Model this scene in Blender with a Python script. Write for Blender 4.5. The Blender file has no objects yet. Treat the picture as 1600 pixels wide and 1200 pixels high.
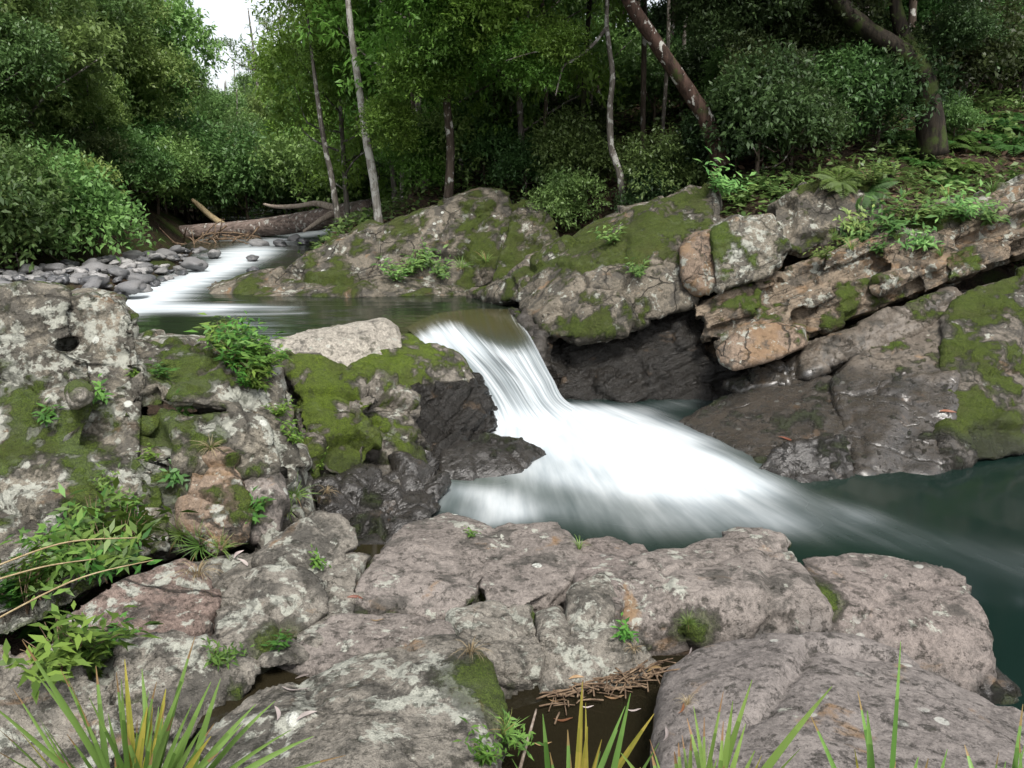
import bpy, bmesh, math, random
import numpy as np
from mathutils import Vector
R_ = math.radians
SC = bpy.context.scene
COL = SC.collection
# ------------------------------------------------------------------ camera, sky, sun, exposure
F = 1244.0; PITCH = math.atan(320 / F); CAMZ = 2.6
cam = bpy.data.objects.new('camera', bpy.data.cameras.new('camera')); COL.objects.link(cam)
cam.data.lens = 28.0; cam.data.sensor_width = 36; cam.data.clip_end = 1000; cam.data.clip_start = .05
cam.location = (0, 0, CAMZ); cam.rotation_euler = (math.pi / 2 - PITCH, 0, 0)
SC.camera = cam
W = bpy.data.worlds.new('World'); SC.world = W; W.use_nodes = True
SUN_EL, SUN_AZ = R_(57), R_(165)          # azimuth from +Y towards +X
wn = W.node_tree.nodes; wl = W.node_tree.links; wn.clear()
sky = wn.new('ShaderNodeTexSky'); sky.sky_type = 'NISHITA'; sky.sun_disc = False
sky.sun_elevation = SUN_EL; sky.sun_rotation = SUN_AZ; sky.dust_density = 3
hs = wn.new('ShaderNodeHueSaturation'); hs.inputs['Saturation'].default_value = .28
bgn = wn.new('ShaderNodeBackground'); bgn.inputs['Strength'].default_value = .1
wo = wn.new('ShaderNodeOutputWorld')
cn_ = wn.new('ShaderNodeTexNoise'); cn_.inputs['Scale'].default_value = 5; cn_.inputs['Detail'].default_value = 6
cm_ = wn.new('ShaderNodeMapRange'); wl.new(cn_.outputs['Fac'], cm_.inputs[0]); cm_.inputs[1].default_value = .35; cm_.inputs[2].default_value = .65; cm_.inputs[3].default_value = .8; cm_.inputs[4].default_value = 1.2
tc_ = wn.new('ShaderNodeTexCoord'); wl.new(tc_.outputs['Generated'], cn_.inputs['Vector']); wl.new(cm_.outputs[0], hs.inputs['Value'])
wl.new(sky.outputs[0], hs.inputs['Color']); wl.new(hs.outputs[0], bgn.inputs[0]); wl.new(bgn.outputs[0], wo.inputs[0])
sl = bpy.data.lights.new('sun', 'SUN'); sl.energy = 1.5; sl.angle = R_(14); sl.color = (1, .96, .9)
so = bpy.data.objects.new('sun', sl); COL.objects.link(so)
sd = Vector((math.sin(SUN_AZ) * math.cos(SUN_EL), math.cos(SUN_AZ) * math.cos(SUN_EL), math.sin(SUN_EL)))
so.rotation_euler = sd.to_track_quat('Z', 'Y').to_euler(); so.location = (-10, 0, 20)
SC.view_settings.view_transform = 'Standard'; SC.view_settings.look = 'None'
SC.view_settings.gamma = 1; SC.view_settings.exposure = 1.36
SC.cycles.max_bounces = 6; SC.cycles.diffuse_bounces = 3; SC.cycles.glossy_bounces = 2
SC.cycles.transmission_bounces = 3; SC.cycles.transparent_max_bounces = 6
SC.cycles.use_denoising = True

# ------------------------------------------------------------------ geometry helpers
CP, SP = math.cos(PITCH), math.sin(PITCH)
def P(px, py, Y):
    cx, cy = (px - 800) / F, (600 - py) / F
    k = Y / (CP + cy * SP)
    return np.array((cx * k, Y, CAMZ + k * (-SP + cy * CP)))
def PZ(px, py, z):
    cx, cy = (px - 800) / F, (600 - py) / F
    k = (z - CAMZ) / (-SP + cy * CP)
    return np.array((cx * k, k * (CP + cy * SP), z))
def proj(x, y, z):
    dz = z - CAMZ
    d = y * CP - dz * SP; u = y * SP + dz * CP
    return 800 + F * x / d, 600 - F * u / d
U32 = np.uint32
def _h(ix, iy, iz, s):
    h = (ix.astype(U32) * U32(374761393) + iy.astype(U32) * U32(668265263) + iz.astype(U32) * U32(2246822519) + U32((s * 3266489917) & 0xffffffff))
    h ^= h >> U32(15); h *= U32(2246822519); h ^= h >> U32(13); h *= U32(3266489917); h ^= h >> U32(16)
    return h
def hashf(ix, iy, iz, s=0):
    return _h(ix, iy, iz, s).astype(np.float64) / 4294967296.0
def noise(p, s=0):                                   # value noise, 0..1
    i = np.floor(p).astype(np.int64); f = p - i; f = f * f * f * (f * (f * 6 - 15) + 10)
    r = 0
    for dx in (0, 1):
        wx = f[:, 0] if dx else 1 - f[:, 0]
        for dy in (0, 1):
            wy = f[:, 1] if dy else 1 - f[:, 1]
            for dz in (0, 1):
                wz = f[:, 2] if dz else 1 - f[:, 2]
                r = r + wx * wy * wz * hashf(i[:, 0] + dx, i[:, 1] + dy, i[:, 2] + dz, s)
    return r
def fbm(p, o=4, s=0):
    a, t, r = 1.0, 0.0, 0
    for k in range(o):
        r = r + a * (noise(p * 2.03 ** k + 7.3 * k, s + k) - .5); t += a; a *= .5
    return r / t * 2                                 # about -1..1
def worley(p, s=0):
    i = np.floor(p).astype(np.int64)
    f1 = np.full(len(p), 9.0); f2 = f1.copy(); cid = np.zeros(len(p)); off = np.zeros((len(p), 3))
    for dx in (-1, 0, 1):
        for dy in (-1, 0, 1):
            for dz in (-1, 0, 1):
                c = i + (dx, dy, dz)
                fp = c + np.stack([hashf(c[:, 0], c[:, 1], c[:, 2], s + k) for k in (1, 2, 3)], 1)
                dl = p - fp; d = np.sqrt((dl ** 2).sum(1)); hid = hashf(c[:, 0], c[:, 1], c[:, 2], s + 4)
                n1 = d < f1
                f2 = np.where(n1, f1, np.minimum(f2, d)); cid = np.where(n1, hid, cid); f1 = np.where(n1, d, f1); off = np.where(n1[:, None], dl, off)
    rv = np.stack([np.sin(cid * 917.3), np.sin(cid * 541.7 + 1), np.sin(cid * 1333.1 + 2)], 1)
    return f1, f2, cid, (off * rv).sum(1)
def tag(o, label=None, cat=None, group=None, kind=None):
    if label: o['label'] = label
    if cat: o['category'] = cat
    if group: o['group'] = group
    if kind: o['kind'] = kind
    return o
def thing(name, label, cat, loc=(0, 0, 0), group=None):
    o = bpy.data.objects.new(name, None); COL.objects.link(o); o.location = loc; o.empty_display_size = .1
    return tag(o, label, cat, group)
def mesh_np(name, v, f, smooth=True):
    """v (n,3); f (m,k) int array with constant k, or list of faces"""
    me = bpy.data.meshes.new(name)
    if isinstance(f, np.ndarray):
        m, k = f.shape
        me.vertices.add(len(v)); me.vertices.foreach_set('co', np.asarray(v, np.float32).ravel())
        me.loops.add(m * k); me.loops.foreach_set('vertex_index', f.astype(np.int32).ravel())
        me.polygons.add(m); me.polygons.foreach_set('loop_start', np.arange(0, m * k, k, dtype=np.int32))
        me.update(calc_edges=True)
    else:
        me.from_pydata([tuple(x) for x in v], [], f)
    if smooth: me.polygons.foreach_set('use_smooth', np.ones(len(me.polygons), bool))
    me.validate(); me.update()
    return me
def link(name, me, mat=None, parent=None, loc=None):
    o = bpy.data.objects.new(name, me); COL.objects.link(o)
    if mat and not me.materials: me.materials.append(mat)
    if parent: o.parent = parent
    if loc is not None: o.location = loc
    return o
def recentre(o):
    """put the origin of a mesh object at its base"""
    me = o.data; n = len(me.vertices); co = np.empty(n * 3, np.float32); me.vertices.foreach_get('co', co); co = co.reshape(-1, 3)
    c = np.array(((co[:, 0].min() + co[:, 0].max()) / 2, (co[:, 1].min() + co[:, 1].max()) / 2, co[:, 2].min()))
    me.vertices.foreach_set('co', (co - c).astype(np.float32).ravel()); me.update(); o.location = c
    return o
def copy_tree(o, parent=None):
    c = o.copy(); COL.objects.link(c); c.parent = parent
    for ch in o.children: copy_tree(ch, c)
    return c
def catmull(pts, n):
    pts = np.asarray(pts, float); m = len(pts)
    t = np.linspace(0, m - 1, n); i = np.clip(t.astype(int), 0, m - 2); f = (t - i)[:, None]
    p0 = pts[np.maximum(i - 1, 0)]; p1 = pts[i]; p2 = pts[i + 1]; p3 = pts[np.minimum(i + 2, m - 1)]
    return .5 * (2 * p1 + (p2 - p0) * f + (2 * p0 - 5 * p1 + 4 * p2 - p3) * f ** 2 + (3 * p1 - p0 - 3 * p2 + p3) * f ** 3)
class MB:
    """collects tubes into one mesh"""
    def __init__(s): s.v = []; s.f = []; s.n = 0
    def tube(s, pts, r, sides=7, n=None, wob=0, seed=0):
        pts = np.asarray(pts, float)
        if n: 
            r = np.interp(np.linspace(0, len(pts) - 1, n), np.arange(len(pts)), np.broadcast_to(r, (len(pts),)))
            pts = catmull(pts, n)
        else: r = np.broadcast_to(r, (len(pts),)).astype(float)
        m = len(pts); d = np.gradient(pts, axis=0); d /= np.linalg.norm(d, axis=1)[:, None] + 1e-9
        ref = np.array((0.31, .95, .05)) if abs(d[0][2]) > .7 else np.array((.05, .1, 1.0))
        a = np.cross(d, ref); a /= np.linalg.norm(a, axis=1)[:, None] + 1e-9; b = np.cross(d, a)
        th = np.linspace(0, 2 * math.pi, sides, endpoint=False)
        ring = pts[:, None] + (a[:, None] * np.cos(th)[None, :, None] + b[:, None] * np.sin(th)[None, :, None]) * r[:, None, None]
        ring = ring.reshape(-1, 3)
        if wob:
            nr = ring - np.repeat(pts, sides, 0); ring = np.repeat(pts, sides, 0) + nr * (1 + wob * fbm(ring * 6 + seed, 3, 5))[:, None]
        s.v.append(ring); o = s.n
        for i in range(m - 1):
            for k in range(sides):
                k2 = (k + 1) % sides
                s.f.append((o + i * sides + k, o + i * sides + k2, o + (i + 1) * sides + k2, o + (i + 1) * sides + k))
        s.f.append(tuple(o + k for k in range(sides))[::-1]); s.f.append(tuple(o + (m - 1) * sides + k for k in range(sides)))
        s.n += m * sides
    def mesh(s, name): return mesh_np(name, np.concatenate(s.v), s.f)
# ------------------------------------------------------------------ materials
class NT:
    def __init__(s, name):
        s.m = bpy.data.materials.new(name); s.m.use_nodes = True; s.t = s.m.node_tree; s.t.nodes.clear()
        s.out = s.t.nodes.new('ShaderNodeOutputMaterial')
    def n(s, ty, **kw):
        x = s.t.nodes.new(ty)
        for k, v in kw.items(): setattr(x, k, v)
        return x
    def L(s, a, b): s.t.links.new(a, b)
    def put(s, sock, v):
        if isinstance(v, bpy.types.NodeSocket): s.L(v, sock)
        else:
            if isinstance(v, tuple) and len(v) == 3 and sock.type == 'RGBA': v = v + (1,)
            sock.default_value = v
    def noise(s, vec, scale, detail=4, rough=.55, dist=0):
        x = s.n('ShaderNodeTexNoise'); s.put(x.inputs['Vector'], vec); x.inputs['Scale'].default_value = scale
        x.inputs['Detail'].default_value = detail; x.inputs['Roughness'].default_value = rough; x.inputs['Distortion'].default_value = dist
        return x.outputs['Fac']
    def vor(s, vec, scale, feat='F1', rnd=1):
        x = s.n('ShaderNodeTexVoronoi', feature=feat); s.put(x.inputs['Vector'], vec); x.inputs['Scale'].default_value = scale
        x.inputs['Randomness'].default_value = rnd
        return x.outputs['Distance']
    def step(s, v, a, b, lo=0, hi=1):
        x = s.n('ShaderNodeMapRange', interpolation_type='SMOOTHSTEP'); s.put(x.inputs[0], v)
        s.put(x.inputs[1], a); s.put(x.inputs[2], b); s.put(x.inputs[3], lo); s.put(x.inputs[4], hi)
        return x.outputs[0]
    def math(s, op, a, b=0.0, c=0.0):
        x = s.n('ShaderNodeMath', operation=op); s.put(x.inputs[0], a); s.put(x.inputs[1], b); s.put(x.inputs[2], c); return x.outputs[0]
    def mix(s, f, a, b, bt='MIX'):
        x = s.n('ShaderNodeMix', data_type='RGBA', blend_type=bt); s.put(x.inputs[0], f); s.put(x.inputs[6], a); s.put(x.inputs[7], b); return x.outputs[2]
    def pos(s): return s.n('ShaderNodeNewGeometry').outputs['Position']
    def map(s, vec, scale, rot=(0, 0, 0)):
        x = s.n('ShaderNodeMapping'); s.put(x.inputs[0], vec); x.inputs['Scale'].default_value = scale; x.inputs['Rotation'].default_value = rot; return x.outputs[0]
    def bump(s, h, strength, dist, nrm=None):
        x = s.n('ShaderNodeBump'); s.put(x.inputs['Height'], h); x.inputs['Strength'].default_value = strength; x.inputs['Distance'].default_value = dist
        if nrm: s.L(nrm, x.inputs['Normal'])
        return x.outputs[0]
    def bsdf(s, col, rough, nrm=None, spec=.5):
        x = s.n('ShaderNodeBsdfPrincipled'); s.put(x.inputs['Base Color'], col); s.put(x.inputs['Roughness'], rough)
        s.put(x.inputs['Specular IOR Level'], spec)
        if nrm: s.L(nrm, x.inputs['Normal'])
        return x
    def done(s, sh): s.L(sh, s.out.inputs[0]); return s.m

def rock_mat(name, c1, c2, lichen=.5, moss=.3, wetz=None, ochre=0., dark=.3, mossc=((.04, .075, .006), (.15, .225, .016)), lc=(.375, .38, .325), rough=.8, mslope=.5, cks=1.5, ckm=.8, wspec=.5, bs=1., strata=0., sn=(-.36, -.12, 1.0)):
    t = NT(name); p = t.pos()
    big = t.noise(p, 1.6, 3); mid = t.noise(p, 7, 5, .6); fine = t.noise(p, 42, 4, .65); vf = t.noise(p, 150, 2, .6)
    col = t.mix(t.step(big, .38, .62), c1, c2)
    col = t.mix(t.step(mid, .35, .7, 0, .75), col, tuple(x * .62 for x in c1))
    col = t.mix(t.step(fine, .3, .75, 0, .8), col, tuple(min(1, x * 1.35) for x in c2))
    col = t.mix(t.step(vf, .52, .68, 0, .55), col, tuple(x * .35 for x in c1))
    if ochre:
        oc = t.step(t.noise(t.map(p, (1, 1, 1.7)), 2.6, 5, .6, .6), .62 - .25 * ochre, .72 - .2 * ochre)
        col = t.mix(oc, col, t.mix(t.noise(p, 9, 4), (.13, .075, .042), (.27, .19, .115)))
    sb = None
    if strata:
        dt = t.n('ShaderNodeVectorMath', operation='DOT_PRODUCT'); t.L(p, dt.inputs[0]); dt.inputs[1].default_value = sn
        sx_ = t.n('ShaderNodeSeparateXYZ'); t.L(p, sx_.inputs[0]); cb = t.n('ShaderNodeCombineXYZ')
        t.L(t.math('MULTIPLY', sx_.outputs[0], 1.1), cb.inputs[0]); t.L(t.math('MULTIPLY', sx_.outputs[1], 1.1), cb.inputs[1]); t.L(t.math('MULTIPLY', dt.outputs['Value'], 15.0), cb.inputs[2])
        sb = t.noise(cb.outputs[0], 1, 5, .6, .25); col = t.mix(t.step(sb, .44, .36, 0, .75 * strata), col, tuple(x * .3 for x in c1)); col = t.mix(t.step(sb, .56, .66, 0, .5 * strata), col, tuple(min(1, x * 1.3) for x in c2))
    # dark weathering / black algae
    dk = t.step(t.noise(t.map(p, (1, 1, .7)), 3.7, 8, .68, .3), .62 - .3 * dark, .7 - .24 * dark)
    if dark >= 0: col = t.mix(t.math('MULTIPLY', dk, .75), col, t.mix(fine, (.022, .021, .018), (.075, .07, .06)))
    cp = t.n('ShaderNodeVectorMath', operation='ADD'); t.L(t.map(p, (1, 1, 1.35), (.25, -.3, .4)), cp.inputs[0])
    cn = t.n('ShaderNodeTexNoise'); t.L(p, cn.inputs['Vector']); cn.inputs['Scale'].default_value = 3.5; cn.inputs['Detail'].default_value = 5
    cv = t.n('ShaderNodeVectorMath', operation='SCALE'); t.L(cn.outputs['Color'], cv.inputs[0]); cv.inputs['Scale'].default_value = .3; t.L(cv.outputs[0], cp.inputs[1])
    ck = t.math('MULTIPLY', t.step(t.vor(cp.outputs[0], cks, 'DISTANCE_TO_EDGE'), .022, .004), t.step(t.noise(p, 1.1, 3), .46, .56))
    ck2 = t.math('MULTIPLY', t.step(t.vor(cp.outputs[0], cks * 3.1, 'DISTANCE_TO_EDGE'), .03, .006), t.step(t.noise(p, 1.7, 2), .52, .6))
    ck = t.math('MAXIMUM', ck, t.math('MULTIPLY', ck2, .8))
    # crustose lichen
    h = mid
    if lichen:
        ln = t.math('ADD', t.math('MULTIPLY', t.noise(p, 4.2, 8, .68, .3), .75), t.math('MULTIPLY', t.noise(p, 19, 4, .6), .25))
        lm = t.step(ln, .66 - .26 * lichen, .7 - .26 * lichen, 0, .92)
        lv = t.mix(t.noise(p, 24, 5, .65), tuple(x * .55 for x in lc), tuple(min(1, x * 1.15) for x in lc))
        col = t.mix(lm, col, lv)
        sp = t.vor(t.mix(.06, p, t.n('ShaderNodeTexNoise').outputs['Color']), 5.2)
        sm = t.math('MULTIPLY', t.step(sp, .15, .12), t.step(t.noise(p, 1.9, 2), .52, .58))
        col = t.mix(t.math('MULTIPLY', sm, .9 if lichen > .3 else .5), col, (.5, .51, .46))
    else: lm = 0.0
    col = t.mix(t.math('MULTIPLY', ck, ckm), col, (.018, .016, .012))  # thin cracks: dirt plus crevice shadow painted dark into the rock colour
    rg = t.step(fine, .3, .7, rough - .12, rough + .1)
    nz = t.n('ShaderNodeSeparateXYZ'); t.L(t.n('ShaderNodeNewGeometry').outputs['Normal'], nz.inputs[0])
    mm = None
    if moss:
        ma = t.n('ShaderNodeAttribute', attribute_name='moss').outputs['Fac']
        mn = t.math('ADD', ma, t.math('MULTIPLY', t.math('SUBTRACT', t.noise(p, 13, 9, .85), .5), 2.0)); mm = t.math('MAXIMUM', t.step(mn, .46, .86, 0, .9), t.step(mn, .05, .6, 0, .42))
        mc = t.mix(t.noise(p, 16, 5, .7), mossc[0], mossc[1])
        mc = t.mix(t.step(vf, .35, .7, 0, .8), mc, tuple(x * .3 for x in mossc[0]))
        mc = t.mix(t.step(t.noise(p, 2.7, 4, .6), .45, .65, 0, .5), mc, t.mix(vf, (.025, .03, .006), (.085, .095, .02)))
        col = t.mix(mm, col, mc); rg = t.math('MAXIMUM', rg, mm)
    if wetz is not None:
        sx = t.n('ShaderNodeSeparateXYZ'); t.L(p, sx.inputs[0])
        zz = t.math('ADD', sx.outputs[2], t.math('MULTIPLY', t.math('SUBTRACT', t.noise(p, 2.2, 4), .5), .7))
        wm = t.step(zz, wetz + .12, wetz - .1)
        col = t.mix(wm, col, t.mix(.72, col, (.02, .018, .015), 'MIX')); rg = t.mix(wm, rg, t.step(mid, .3, .7, .12, .34))
        spec = t.step(wm, 0, 1, .3, wspec)
    else: spec = .3
    hh = t.math('ADD', t.math('MULTIPLY', mid, .9), t.math('ADD', t.math('MULTIPLY', fine, .45), t.math('MULTIPLY', vf, .15)))
    n1 = t.bump(hh, .95 * bs, .04)
    if sb: n1 = t.bump(sb, min(1, strata), .06, n1)
    n1 = t.bump(t.math('SUBTRACT', 1.0, ck), ckm, .03, n1)
    if mm is not None:
        n1 = t.bump(t.math('MULTIPLY', mm, t.math('ADD', t.noise(p, 48, 4, .75), .5)), 1.0, .05, n1)
    return t.done(t.bsdf(col, rg, n1, spec).outputs[0])

GREY1, GREY2 = (.118, .106, .088), (.205, .187, .158)
PINK1, PINK2 = (.122, .105, .092), (.208, .182, .162)
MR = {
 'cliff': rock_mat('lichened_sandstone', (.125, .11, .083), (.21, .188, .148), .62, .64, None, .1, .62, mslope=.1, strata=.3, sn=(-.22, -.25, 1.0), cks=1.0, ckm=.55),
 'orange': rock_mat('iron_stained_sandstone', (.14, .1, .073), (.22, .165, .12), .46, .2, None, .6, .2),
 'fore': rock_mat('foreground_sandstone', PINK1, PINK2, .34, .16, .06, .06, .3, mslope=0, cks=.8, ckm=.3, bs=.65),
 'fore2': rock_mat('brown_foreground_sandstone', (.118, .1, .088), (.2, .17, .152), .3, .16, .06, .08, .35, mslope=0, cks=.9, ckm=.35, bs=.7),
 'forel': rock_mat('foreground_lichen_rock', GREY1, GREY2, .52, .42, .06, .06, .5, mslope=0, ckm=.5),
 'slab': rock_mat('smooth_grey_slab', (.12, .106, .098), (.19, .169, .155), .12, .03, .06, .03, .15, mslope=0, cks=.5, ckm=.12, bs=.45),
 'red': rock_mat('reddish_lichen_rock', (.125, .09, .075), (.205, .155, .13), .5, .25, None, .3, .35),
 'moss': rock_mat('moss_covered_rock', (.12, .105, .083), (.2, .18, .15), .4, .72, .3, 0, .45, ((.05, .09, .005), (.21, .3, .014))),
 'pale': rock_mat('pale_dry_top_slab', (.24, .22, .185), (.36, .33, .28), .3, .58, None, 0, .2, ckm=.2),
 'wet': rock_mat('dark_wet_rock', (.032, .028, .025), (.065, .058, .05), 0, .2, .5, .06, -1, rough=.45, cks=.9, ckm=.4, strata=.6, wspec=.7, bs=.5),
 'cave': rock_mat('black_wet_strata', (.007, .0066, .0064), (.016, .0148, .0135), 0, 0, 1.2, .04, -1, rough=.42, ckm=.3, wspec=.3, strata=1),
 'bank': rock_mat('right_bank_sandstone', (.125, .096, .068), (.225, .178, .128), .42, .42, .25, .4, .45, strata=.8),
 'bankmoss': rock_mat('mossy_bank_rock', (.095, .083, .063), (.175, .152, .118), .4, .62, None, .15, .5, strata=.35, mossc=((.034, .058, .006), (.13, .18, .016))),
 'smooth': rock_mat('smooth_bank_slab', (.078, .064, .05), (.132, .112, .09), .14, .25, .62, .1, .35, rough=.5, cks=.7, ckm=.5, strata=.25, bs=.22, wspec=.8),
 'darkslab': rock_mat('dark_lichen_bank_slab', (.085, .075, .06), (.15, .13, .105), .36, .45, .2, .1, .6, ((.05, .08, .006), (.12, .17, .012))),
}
def leaf_mat(name, dark, light, gloss=.42, trans=.38, hue=.06, tip=None):
    t = NT(name)
    a = t.n('ShaderNodeAttribute', attribute_name='tint').outputs['Fac']; o = t.n('ShaderNodeObjectInfo').outputs['Random']
    c = t.mix(a, dark, light)
    if tip: c = t.mix(t.step(a, .9, .96), c, tip)
    h = t.n('ShaderNodeHueSaturation'); t.put(h.inputs['Color'], c)
    t.put(h.inputs['Hue'], t.step(o, 0, 1, .5 - hue * .5, .5 + hue * .4)); t.put(h.inputs['Value'], t.step(t.math('FRACT', t.math('MULTIPLY', o, 7.13)), 0, 1, .75, 1.25))
    b = t.bsdf(h.outputs[0], gloss, None, .38)
    tr = t.n('ShaderNodeBsdfTranslucent'); t.put(tr.inputs[0], t.mix(.5, h.outputs[0], (.2, .3, .02), 'MULTIPLY') if False else h.outputs[0])
    m = t.n('ShaderNodeMixShader'); m.inputs[0].default_value = trans; t.L(b.outputs[0], m.inputs[1]); t.L(tr.outputs[0], m.inputs[2])
    return t.done(m.outputs[0])
ML = {
 'dark': leaf_mat('dark_green_leaves', (.055, .115, .034), (.165, .27, .08), .45),
 'mid': leaf_mat('mid_green_leaves', (.075, .155, .04), (.23, .36, .105), .42),
 'bright': leaf_mat('bright_green_leaves', (.075, .17, .024), (.23, .4, .075), .45, .45, .03),
 'olive': leaf_mat('olive_leaves', (.06, .1, .032), (.18, .25, .085), .5),
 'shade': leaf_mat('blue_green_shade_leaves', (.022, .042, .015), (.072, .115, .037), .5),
 'fern': leaf_mat('fern_fronds', (.045, .1, .02), (.1, .19, .04), .5, .35),
 'herb': leaf_mat('herb_leaves', (.04, .1, .015), (.13, .25, .045), .45, .35),
 'grass': leaf_mat('grass_blades', (.08, .16, .03), (.22, .36, .09), .45, .3, .03, (.3, .2, .09)),
 'dry': leaf_mat('dry_grass', (.2, .15, .07), (.4, .33, .2), .7, .3, .02),
 'yellow': leaf_mat('yellowing_blades', (.2, .2, .03), (.36, .3, .06), .5, .35, .02),
 'litter': leaf_mat('brown_leaf_litter', (.03, .02, .012), (.12, .075, .045), .6, .1, .02),
}
def bark_mat(name, a, b, moss=0, white=0, sc=(6, 6, 1.2)):
    t = NT(name); p = t.n('ShaderNodeTexCoord').outputs['Object']
    st = t.noise(t.map(p, sc), 3, 6, .65, .3); c = t.mix(t.step(st, .3, .7), a, b)
    if white: c = t.mix(t.step(t.noise(t.map(p, (3, 3, 2.2)), 2.6, 5, .6), .6 - .2 * white, .66 - .2 * white), c, (.42, .41, .37))
    if moss: c = t.mix(t.step(t.noise(p, 2.5, 5, .6), .68 - .3 * moss, .78 - .3 * moss), c, (.035, .05, .012))
    return t.done(t.bsdf(c, .85, t.bump(st, .7, .03), .2).outputs[0])
MBK = {
 'pale': bark_mat('pale_bark', (.13, .115, .095), (.36, .34, .3), 0, .55),
 'brown': bark_mat('brown_bark', (.035, .026, .019), (.11, .085, .065), .3, .15),
 'red': bark_mat('reddish_bark', (.022, .014, .01), (.075, .045, .034), .3, .12),
 'mossy': bark_mat('mossy_dark_bark', (.01, .008, .006), (.035, .028, .02), .6),
 'grey': bark_mat('grey_bark', (.06, .052, .043), (.19, .17, .145), .2, .3),
 'log': bark_mat('weathered_log', (.07, .054, .045), (.24, .185, .16), .06, .12, (.8, 5, 5)),
 'drift': bark_mat('bleached_driftwood', (.17, .13, .1), (.4, .34, .28)),
 'twig': bark_mat('dry_twigs', (.07, .045, .03), (.24, .17, .11)),
 'straw': bark_mat('straw', (.25, .19, .1), (.42, .34, .21)),
}
def water_mat(name, deep, shallow, su, sv, rough=.12, bsu=.7, bsv=5, bstr=.12, amt=1.0, fmax=.97):
    t = NT(name)
    f = t.n('ShaderNodeAttribute', attribute_name='foam').outputs['Fac']; s = t.n('ShaderNodeAttribute', attribute_name='shallow').outputs['Fac']
    uv = t.n('ShaderNodeUVMap', uv_map='flow').outputs[0]
    n1 = t.noise(t.map(uv, (su, sv, 1)), 1, 5, .6); n2 = t.noise(t.map(uv, (su * 2.3, sv * 4.3, 1)), 1, 4, .6)
    n = t.math('ADD', t.math('MULTIPLY', n1, .65), t.math('MULTIPLY', n2, .35))
    a = t.math('MULTIPLY', t.math('MULTIPLY', f, t.math('SUBTRACT', 1.0, f)), 4.0)
    ff = t.math('ADD', f, t.math('MULTIPLY', a, t.math('MULTIPLY', t.math('SUBTRACT', n, .5), amt)))
    ff = t.math('MULTIPLY', t.math('POWER', t.math('MAXIMUM', t.step(ff, 0.0, 1.08), 0.0), 1.35), fmax)
    wc = t.mix(t.math('MULTIPLY', s, t.step(n1, .2, .8, .7, 1.2)), deep, shallow)
    nb = t.bump(t.noise(t.map(uv, (bsu, bsv, 1)), 1, 3, .5), bstr, .08)
    wat = t.bsdf(wc, t.step(f, 0, .6, rough, .4), nb, .5); wat.inputs['IOR'].default_value = 1.33
    fm = t.bsdf(t.mix(t.step(n, .3, .7), (.4, .46, .5), (.7, .73, .74)), .9, None, .1)
    m = t.n('ShaderNodeMixShader'); t.L(ff, m.inputs[0]); t.L(wat.outputs[0], m.inputs[1]); t.L(fm.outputs[0], m.inputs[2])
    return t.done(m.outputs[0])
MW_UP = water_mat('stream_water', (.014, .02, .012), (.04, .038, .014), .45, 5.5, .1)
MW_LO = water_mat('plunge_pool_water', (.006, .0155, .0125), (.05, .068, .052), .32, 8, .1, .5, 7, .05, .7)
MW_FALL = water_mat('falling_water', (.06, .075, .075), (.05, .046, .018), 1.0, 30, .16, 1, 22, .2, 1.7, .95)
MW_PUD = water_mat('rock_pool_water', (.008, .007, .004), (.03, .024, .013), 1, 1, .03, 1, 1, .02)
# ground
def ground_mat():
    t = NT('forest_floor'); p = t.pos()
    n = t.noise(p, 1.2, 5, .6); f = t.noise(p, 14, 5, .7); v = t.noise(p, 55, 3, .7)
    c = t.mix(t.step(f, .35, .65), (.018, .013, .008), (.075, .05, .032)); c = t.mix(t.step(n, .5, .62), c, t.mix(v, (.02, .03, .006), (.06, .085, .015)))
    c = t.mix(t.step(v, .56, .66, 0, .6), c, (.13, .1, .075))
    return t.done(t.bsdf(c, .9, t.bump(t.math('ADD', f, t.math('MULTIPLY', v, .6)), 1, .06), .2).outputs[0])
M_GROUND = ground_mat()
def cobble_mat():
    t = NT('river_cobble'); p = t.pos(); o = t.n('ShaderNodeObjectInfo').outputs['Random']
    c = t.mix(t.math('POWER', o, 1.6), (.035, .038, .045), (.33, .32, .31)); n = t.noise(p, 9, 5, .65)
    c = t.mix(t.step(n, .35, .7, 0, .6), c, (.16, .155, .15)); c = t.mix(t.step(t.noise(p, 60, 2), .55, .7, 0, .4), c, (.03, .03, .03))
    return t.done(t.bsdf(c, t.step(o, 0, .5, .3, .7), t.bump(n, .3, .02), .5).outputs[0])
M_COB = cobble_mat()

# ------------------------------------------------------------------ ground sheet
def sdist(x, y, poly):
    """signed distance, positive inside"""
    poly = np.asarray(poly, float); n = len(poly); d = np.full(x.shape, 1e9); ins = np.zeros(x.shape, bool)
    for i in range(n):
        a, b = poly[i], poly[(i + 1) % n]; e = b - a
        t = np.clip(((x - a[0]) * e[0] + (y - a[1]) * e[1]) / (e @ e), 0, 1)
        d = np.minimum(d, np.hypot(x - a[0] - t * e[0], y - a[1] - t * e[1]))
        c = (a[1] > y) != (b[1] > y)
        ins ^= c & (x < (b[0] - a[0]) * (y - a[1]) / (b[1] - a[1] + 1e-12) + a[0])
    return np.where(ins, d, -d)
RIGHT = [(60, 13), (12, 10.4), (5, 9.7), (2.9, 10.0), (1.4, 11.2), (.2, 12.6), (-3.2, 13.6), (-4.6, 14.6), (-4.7, 20), (-5.2, 27), (-9.5, 36), (-26, 80), (-26, 160), (120, 160), (120, 13)]
LEFT = [(-60, 12.3), (-9.6, 12.6), (-8.6, 15), (-8.5, 19), (-8.6, 22), (-10.5, 28), (-16.5, 41), (-38, 90), (-60, 160), (-120, 160), (-120, 12)]
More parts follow.
